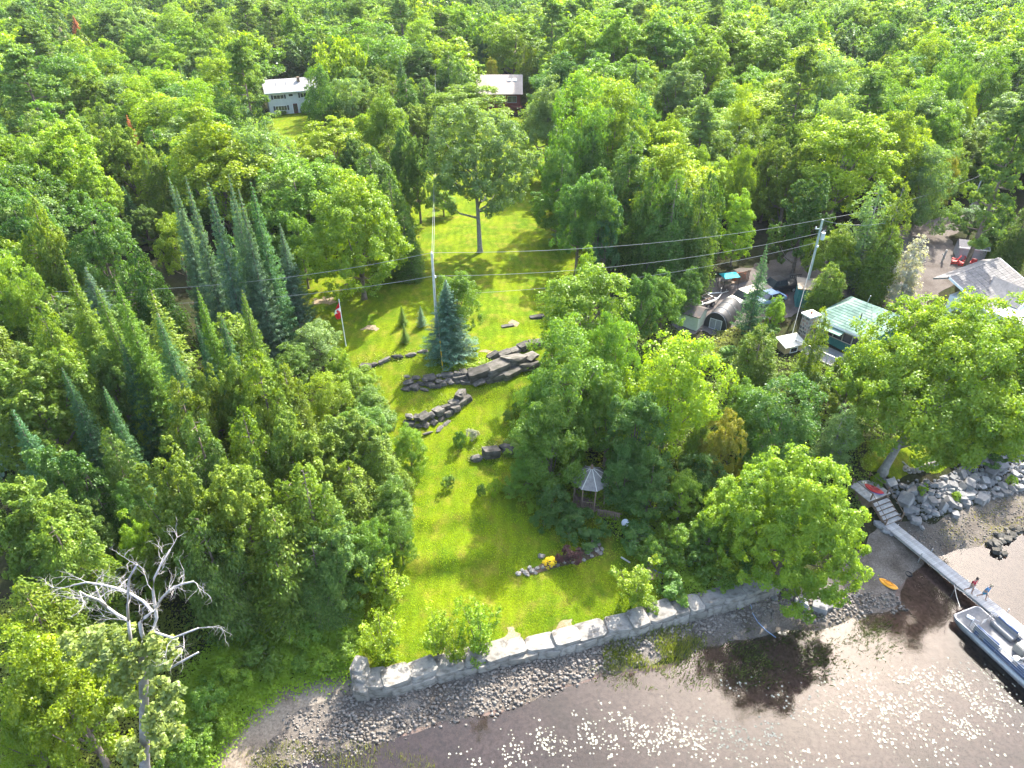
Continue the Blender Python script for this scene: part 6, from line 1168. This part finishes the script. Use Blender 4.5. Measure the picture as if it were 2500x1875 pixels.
dn = np.array((0, 0, 1.0))
wire('top power line between the left pole and the pole with the transformer', tp1, tp2, 1.0); wire('middle power line between the left pole and the pole with the transformer', tp1-dn*2.3, tp2-dn*1.6, 1.2); wire('lowest power line crossing the lawn to the pole with the transformer', tp1-dn*5.6+np.array((2, 3, 0)), tp2-dn*2.7, 1.1)
lf = at_top(60, 735, 9); lf = np.array((lf[0], lf[1], lf[2]+9)); a1, a2 = P(120, 712, 15.5), P(120, 742, 13.2)
wire('upper power line running left from the left pole over the spruces', tp1, a1, 1.0); wire('lower power line running left from the left pole over the spruces', tp1-dn*2.3, a2, 1.0)
fx = P(1062, 120, 16.0); wire('upper wire running away uphill from the left pole', tp1+np.array((0, .1, 0)), fx, 2.2); wire('lower wire running away uphill from the left pole', tp1-dn*.6+np.array((.12, .1, 0)), fx-dn*.8, 2.2)
wire('power line from the transformer pole along the lane', tp2, tp3, .7); wire('wire leaving the transformer pole towards the right forest', tp2-dn*.1, P(2160, 545, 16.0), .4)
cc = P(1926, 846, zc_+1.4); wire('taut white service cable from the transformer pole down to the cottage porch', tp2-dn*3.0, cc, .15, .028)
for (x0, y0, x1, y1, n, l, mt, r_) in ((1516,1362,1538,1376,'timber','pale timber lying on the lawn edge below the gazebo',DECKW,.07),(2202,1128,2222,1146,'timber','thin pale plank lying on the shore lawn behind the low wall',DECKW,.06),(640,1572,585,1608,'log','grey fallen log on the bank above the sand spit',GREYBARK,.13),(675,1520,640,1560,'log','upper fallen log lying under the big cedars',GREYBARK,.16)):
    a, b = G(x0, y0), G(x1, y1); tag(MB().tube([a+dn*(r_+.02), b+dn*(r_+.04)], [r_, r_*.8], 7).build(n, mt), l, n)
hz_ = [(1580,1372),(1588,1385),(1600,1396),(1616,1402),(1634,1408)]; tag(MB().tube([G(*q)+dn*.1 for q in hz_], .03, 5).build('hose', M('blue_hose', (.08,.20,.48), None, 3, .5)), 'blue hose lying on the bare patch right of the lower lawn', 'hose')
hz_ = [(1820,1450),(1832,1475),(1838,1500),(1850,1520),(1870,1540),(1893,1560)]; tag(MB().tube([np.maximum(G(*q), (-1e9, -1e9, .0))+dn*.05 for q in hz_], .03, 5).build('hose', M('grey_blue_hose', (.20,.27,.40), None, 3, .5)), 'grey-blue water line running from the shore wall into the lake', 'hose')
pts = G(2218, 1402); tag(MB().tube([(pts[0]+.24*math.cos(a), pts[1]+.24*math.sin(a), pts[2]+.03) for a in np.linspace(0, 6.283, 15)], .06, 6).build('tyre', RUBBER), 'dark ring half sunk in the mud left of the dock', 'tyre')
# ---------------------------------------------------------------- the dead bare tree at the lower left
by = P(352, 1965, 2.4); Y0 = by[1]
def Q(px, py, dy=0.0):
    d = ray(px, py); t = (Y0+dy)/d[1]; return np.array((d[0]*t, d[1]*t, CAM_H+d[2]*t))
def z1(x, y, dy=0): return Q(x/2.458, 1200+y/2.458, dy)
dt = thing('dead_tree', 'tall dead bare-topped tree with pale forked branches at the lower left', 'tree', (by[0], Y0, gz1(by[0], Y0))); dloc = np.array(dt.location)
rngd = random.Random(5)
def tube_d(mb, pts, rads, n=7): mb.tube([p-dloc for p in pts], rads, n)
tk = MB(); base = np.array((by[0], Y0, dloc[2]-.3)); tube_d(tk, [base, z1(868, 1640), z1(866, 1350), z1(862, 1150), z1(858, 980), z1(872, 900)], [.30, .25, .22, .20, .17, .15], 10); tk.build('trunk', GREYBARK, dt, True)
SK_ = {'left': [(780,985,0),(782,880,.2),(770,775,.3),(700,735,.5),(640,690,.7),(600,640,.9),(575,570,1.1)], 'left_out': [(640,690,.7),(590,650,.3),(520,625,-.1),(480,600,-.3)], 'mid': [(870,900,0),(850,850,-.2),(840,790,-.3),(870,755,-.3),(915,720,-.2),(860,660,.2),(780,610,.5),(700,580,.9),(620,560,1.2),(520,545,1.5),(430,565,1.8)],
 'up': [(770,775,.3),(765,690,0),(770,610,-.2),(775,520,-.5),(820,440,-.8)], 'right': [(872,900,0),(915,840,.2),(940,760,.5),(930,680,.7),(918,600,.9),(925,520,1.1),(960,450,1.3),(1020,350,1.6)], 'right_out': [(935,700,.6),(970,640,.2),(1020,590,-.3),(1090,555,-.6),(1160,540,-1)], 'low_right': [(915,840,.2),(960,855,-.2),(1040,880,-.5),(1100,855,-.9),(1190,820,-1.2)], 'low': [(862,1060,0),(1020,1060,-.6),(1090,1020,-.9),(1190,965,-1.2)]}
def twigs(mb, p, d, L_, r, depth):
    n = 3; pts = [p]; q = p.copy(); dd = d.copy()
    for i in range(n): dd = unit(dd+np.array([rngd.gauss(0, .28) for _ in range(3)])+np.array((0, 0, .04))); q = q+dd*L_/n; pts.append(q.copy())
    tube_d(mb, pts, [r, r*.75, r*.5, r*.3], 4)
    if depth > 0:
        for i in (1, 2, 3):
            for s in range(2 if depth > 1 else 1): twigs(mb, pts[i], unit(dd+np.array([rngd.gauss(0, .75) for _ in range(3)])), L_*rngd.uniform(.45, .7), r*.5, depth-1)
for nm, pts in SK_.items():
    w3 = [z1(*q) for q in pts]; r0 = {'left': .085, 'mid': .09, 'right': .085, 'left_out': .06, 'up': .06, 'right_out': .06, 'low_right': .06, 'low': .07}[nm]; mb = MB(); tube_d(mb, w3, list(np.linspace(r0, .035, len(w3))), 7); br_ = mb.build('branch', DEADWOOD, dt, True)
    tw = MB()
    for i in range(max(1, len(w3)//2-1), len(w3)):
        if nm in ('low',) : break
        d = unit(w3[i]-w3[i-1]); 
        for s in range(1): twigs(tw, w3[i], unit(d+np.array([rngd.gauss(0, .7) for _ in range(3)])), rngd.uniform(.55, 1.15), .017, 2)
    if tw.v: tag(tw.build('twig', DEADWOOD, br_), kind='stuff')
# living foliage low on the dead tree
rg = np.random.default_rng(91); C = []; rd = []
for x, y, r_, dy in ((420,960,.8,1),(520,930,.9,.5),(640,900,.8,.3),(740,890,.7,0),(700,980,.8,-.4),(560,1010,.7,-.3),(620,1040,.6,-.6),(800,1060,.6,-.5),(930,940,.7,-.3),(990,1000,.7,-.6),(920,1060,.7,-.6),(1010,930,.5,-.3),(760,1120,.7,-.6),(720,1160,.6,-.8),(950,1180,.7,-.7),(1040,1210,.6,-.9),(1000,1290,.7,-.8),(920,1350,.7,-.7),(1060,1340,.6,-1),(790,1250,.5,-.6),(960,1430,.6,-.7),(1050,1440,.6,-1),(760,1520,.6,-.6),(820,1560,.6,-.6),(760,1600,.6,-.8),(960,1540,.6,-.6),(700,1330,.5,-.6),(840,930,.5,-.2)):
    C.append(z1(x, y, dy)-dloc); rd.append(r_*.8)
v, f, a = clump_leaves(rg, np.array(C), np.array(rd), np.array((0, 0, 8.)), 8200, .21, inner=-.9); fo = link('foliage', grow(v, f, 'foliage', LEAF, a), dt); fo.color = (.105, .135, .03, 1)
# ---------------------------------------------------------------- undergrowth, reeds, lily pads
def leaf_carpet(name, label, poly, n, size, hgt, tint, mask=None, seed=1):
    rng = np.random.default_rng(seed); lo, hi = poly.min(0), poly.max(0); X = rng.uniform(lo[0], hi[0], n*3); Y = rng.uniform(lo[1], hi[1], n*3); s = poly_sd(poly, X, Y)+.5*rng.normal(size=len(X)); k = s > 0; X, Y, s = X[k][:n], Y[k][:n], s[k][:n]
    bump_ = .5+.5*np.sin(X*1.9+np.sin(Y*1.5)*2)*np.sin(Y*2.1+np.sin(X*1.3)); Z = gz(X, Y)+hgt*(.15+.85*bump_*np.clip(s/1.2, .15, 1))*(.5+.5*rng.random(len(X)))
    v, f, a = leaf_quads(np.stack([X, Y, Z], 1), np.array((0, 0, 1.))+rng.normal(size=(len(X), 3))*.5, size*(.6+.8*rng.random(len(X))), rng, lv=np.clip(.5*bump_+.5*rng.random(len(X)), 0, 1))
    o = link(name, grow(v, f, name, leaf_mat(name+'_leaves', fixed=tint, gloss=.01))); return tag(o, label, kind='stuff')
leaf_carpet('undergrowth', 'dense green ground cover on the bank at the left', gpoly([(420,1900),(430,1700),(520,1600),(620,1540),(720,1480),(800,1440),(870,1480),(880,1560),(870,1640),(780,1650),(680,1680),(590,1750),(530,1830),(490,1900)]), 52000, .17, 1.3, (.065,.125,.010), seed=3)
leaf_carpet('undergrowth', 'rough grass and weeds under the left trees', gpoly([(-60,1900),(-60,1500),(300,1400),(500,1560),(440,1700),(430,1900)]), 24000, .18, .5, (.06,.085,.015), seed=4)
leaf_carpet('undergrowth', 'leafy undergrowth between the lawn and the bushy shore maple', gpoly([(1700,1480),(1640,1480),(1610,1400),(1540,1320),(1470,1270),(1400,1200),(1340,1120),(1300,1060),(1310,1020),(1420,1120),(1560,1240),(1700,1250),(1860,1300),(1940,1400),(1860,1428),(1780,1462)]), 40000, .17, .9, (.065,.12,.01), seed=5)
leaf_carpet('undergrowth', 'undergrowth in the thicket between the clump and the cottage', gpoly([(1420,1120),(1380,950),(1450,780),(1560,720),(1660,830),(1800,860),(1900,880),(2100,880),(2240,900),(2330,960),(2230,1040),(2130,1100),(2110,1120),(2120,1240),(2000,1300),(1860,1280),(1700,1240),(1560,1230)]), 52000, .2, .8, (.045,.08,.012), seed=6)
leaf_carpet('undergrowth', 'weeds along the right end of the shore', gpoly([(2400,1075),(2460,1040),(2560,1020),(2560,1090),(2470,1095),(2420,1100)]), 3500, .25, .8, (.05,.10,.02), seed=7)
leaf_carpet('undergrowth', 'leafy plants on the terrace stones', gpoly([(1110,915),(1130,890),(1200,875),(1200,895),(1150,925)]), 1500, .2, .5, (.09,.14,.02), seed=8)
for k, (pg, n_) in enumerate((([(975,945),(1100,938),(1165,925),(1170,905),(1060,915),(985,925)], 900), ([(985,1035),(1080,1015),(1135,975),(1125,965),(1070,1000),(990,1020)], 700), ([(870,905),(1045,868),(1045,850),(870,885)], 500), ([(1140,1128),(1310,1095),(1300,1070),(1200,1090),(1150,1112)], 1100), ([(1180,945),(1310,890),(1310,870),(1240,890),(1170,925)], 500))):
    leaf_carpet('undergrowth', 'weeds and moss growing among the stones of a lawn ledge', gpoly(pg), n_, .16, .35, (.075,.10,.018), seed=40+k)
leaf_carpet('undergrowth', 'ferns and shrubs at the terrace end below the maple', gpoly([(1230,1110),(1250,1080),(1310,1060),(1310,1100),(1260,1120)]), 1500, .2, .6, (.06,.11,.02), seed=9)
leaf_carpet('undergrowth', 'low plants round the parked cars and cottage garden', gpoly([(1720,860),(1760,810),(1880,800),(1900,850),(1840,880),(1740,880)]), 3500, .22, .7, (.08,.10,.025), seed=10)
def blades(name, label, poly, n, h, tint, seed, water=True, lean=.35, wd=.022, mask=True):
    rng = np.random.default_rng(seed); lo, hi = poly.min(0), poly.max(0); X = rng.uniform(lo[0], hi[0], n*4); Y = rng.uniform(lo[1], hi[1], n*4); cl_ = np.sin(X*1.3+np.sin(Y*1.1)*2)*np.sin(Y*1.6+1)
    k = (poly_sd(poly, X, Y)+.5*rng.normal(size=len(X)) > 0) & (rng.random(len(X)) < .45+.55*cl_) if mask else poly_sd(poly, X, Y) > 0; X, Y = X[k][:n], Y[k][:n]; Z = gz(X, Y); Z = np.maximum(Z, -.12) if water else Z+.03
    a = rng.uniform(0, 6.28, len(X)); hh = h*(.5+.8*rng.random(len(X))); b0 = np.stack([X, Y, Z], 1); d = np.stack([np.cos(a), np.sin(a), 0*a], 1); t = np.stack([-d[:, 1], d[:, 0], 0*a], 1); ln = (lean*hh*rng.random(len(X)))[:, None]; up = np.stack([0*a, 0*a, hh], 1)
    v = np.stack([b0-t*wd, b0+t*wd, b0+up*.6+d*ln*.35+t*wd*.7, b0+up+d*ln], 1).reshape(-1, 3); f = np.arange(4*len(X)).reshape(-1, 4); lv = np.repeat(rng.random(len(X)), 4)
    return tag(link(name, grow(v, f, name, leaf_mat(name+'_blades', fixed=tint, gloss=.008), lv)), label, kind='stuff')
blades('reeds', 'weedy grass growing at the water line below the wall', gpoly([(1470,1600),(1530,1570),(1620,1545),(1720,1530),(1720,1570),(1640,1610),(1540,1640),(1480,1640)]), 5200, .38, (.085,.105,.025), 21, wd=.017)
blades('reeds', 'sparse reeds in the shallows beside the weedy grass', gpoly([(1430,1640),(1560,1620),(1700,1580),(1850,1570),(1900,1640),(1760,1700),(1600,1690),(1470,1670)]), 1500, .35, (.06,.075,.03), 22, wd=.016, lean=.9)
blades('reeds', 'grass clumps on the wet sand at the bottom left', gpoly([(560,1900),(620,1840),(700,1810),(800,1830),(900,1830),(1000,1850),(1060,1900)]), 2000, .36, (.095,.105,.035), 23, wd=.015)
blades('reeds', 'dark waterweed under the bushy shore maple', gpoly([(1720,1590),(1860,1540),(2040,1540),(2180,1510),(2200,1580),(2060,1640),(1900,1690),(1760,1690)]), 3000, .28, (.035,.045,.02), 24, wd=.016, lean=1.4)
blades('reeds', 'patchy green weed on the beach right of the dock', gpoly([(2290,1300),(2380,1260),(2500,1200),(2560,1200),(2560,1300),(2430,1325),(2340,1340)]), 3000, .12, (.13,.13,.03), 25)
blades('grass', 'mown grass of the lower lawn', gpoly([(905,1650),(1109,1615),(1349,1546),(1573,1498),(1560,1400),(1440,1270),(1330,1110),(1300,1000),(1300,880),(1000,880),(940,1050),(970,1200),(930,1400),(870,1560)]), 42000, .085, (.15,.205,.012), 26, water=False, lean=1.0, wd=.02)
# lily pads: 300 of the largest as objects, the rest as one
def pad_mesh(seed):
    r = random.Random(seed); n = 9; pts = [(0, 0, 0)]+[(.5*math.cos(.35+a*5.6/(n-1))*r.uniform(.92, 1.05), .5*math.sin(.35+a*5.6/(n-1))*r.uniform(.92, 1.05), r.uniform(0, .06)) for a in range(n)]
    return pts, [(0, i, i+1) for i in range(1, n)]
PADM = M('lily_pad_leaf_glare', (.21,.22,.15), (.31,.30,.25), .6, .6, spec=.4, var=.25); PADS = []  # sky glare on the green pads is put into this pale base colour
for i in range(4):
    v, f = pad_mesh(i); PADS.append(MB().add(v, f).mesh('lily_pad', PADM))
LILY = gpoly([(1020,1880),(1120,1810),(1280,1740),(1440,1700),(1600,1690),(1700,1660),(1800,1640),(1900,1670),(1990,1640),(2150,1600),(2300,1590),(2420,1640),(2560,1720),(2560,1920),(1000,1930)])
rng = np.random.default_rng(77); lo, hi = LILY.min(0), LILY.max(0); X = rng.uniform(lo[0], hi[0], 60000); Y = rng.uniform(lo[1], hi[1], 60000)
den = 0*X
for q in range(14):
    a_, f_ = rng.uniform(0, 6.28), rng.uniform(.5, 3.2); den += np.sin((X*math.cos(a_)+Y*math.sin(a_))*f_+rng.uniform(0, 6.28))/(.6+f_*.4)
den = np.clip(.42+den*.13, 0, 1)*np.clip(poly_sd(LILY, X, Y)/4, 0, 1); k = (rng.random(len(X)) < den**1.4*.5) & (poly_sd(LILY, X, Y) > 0); X, Y = X[k][:7000], Y[k][:7000]; S = .07+.11*rng.random(len(X))**1.6
order = np.argsort(-S/np.sqrt(X**2+Y**2+CAM_H**2)); big = order[:296]; rest = order[296:]
for i in big:
    o = link('lily_pad', PADS[i % 4], None, (X[i], Y[i], .012+.006*rng.random()), (rng.normal()*.10, rng.normal()*.10, rng.uniform(0, 6.28)), (S[i], S[i], S[i])); tag(o, 'round lily pad, pale with sky glare, floating on the brown lake', 'lily pad', 'lily pads on the lake')
V = []; F = []; base = 0
for j in range(4):
    v, f = pad_mesh(j); v = np.array(v); f = np.array(f); q = rest[rest % 4 == j]; n = len(q); an = rng.uniform(0, 6.28, n); ca, sa = np.cos(an)[:, None], np.sin(an)[:, None]; t1, t2 = rng.normal(size=(n, 1))*.10, rng.normal(size=(n, 1))*.10
    x = v[None, :, 0]*ca-v[None, :, 1]*sa; y = v[None, :, 0]*sa+v[None, :, 1]*ca; z = v[None, :, 2]+x*t1+y*t2; s = S[q][:, None]
    V.append(np.stack([x*s+X[q][:, None], y*s+Y[q][:, None], z*s+.014+.004*rng.random((n, 1))], -1).reshape(-1, 3)); F.append((f[None]+(np.arange(n)*len(v))[:, None, None]).reshape(-1, 3)+base); base += n*len(v)
tag(link('small_lily_pads', grow(np.concatenate(V), np.concatenate(F), 'small_lily_pads', PADM)), 'smaller lily pads scattered over the lake', kind='stuff')
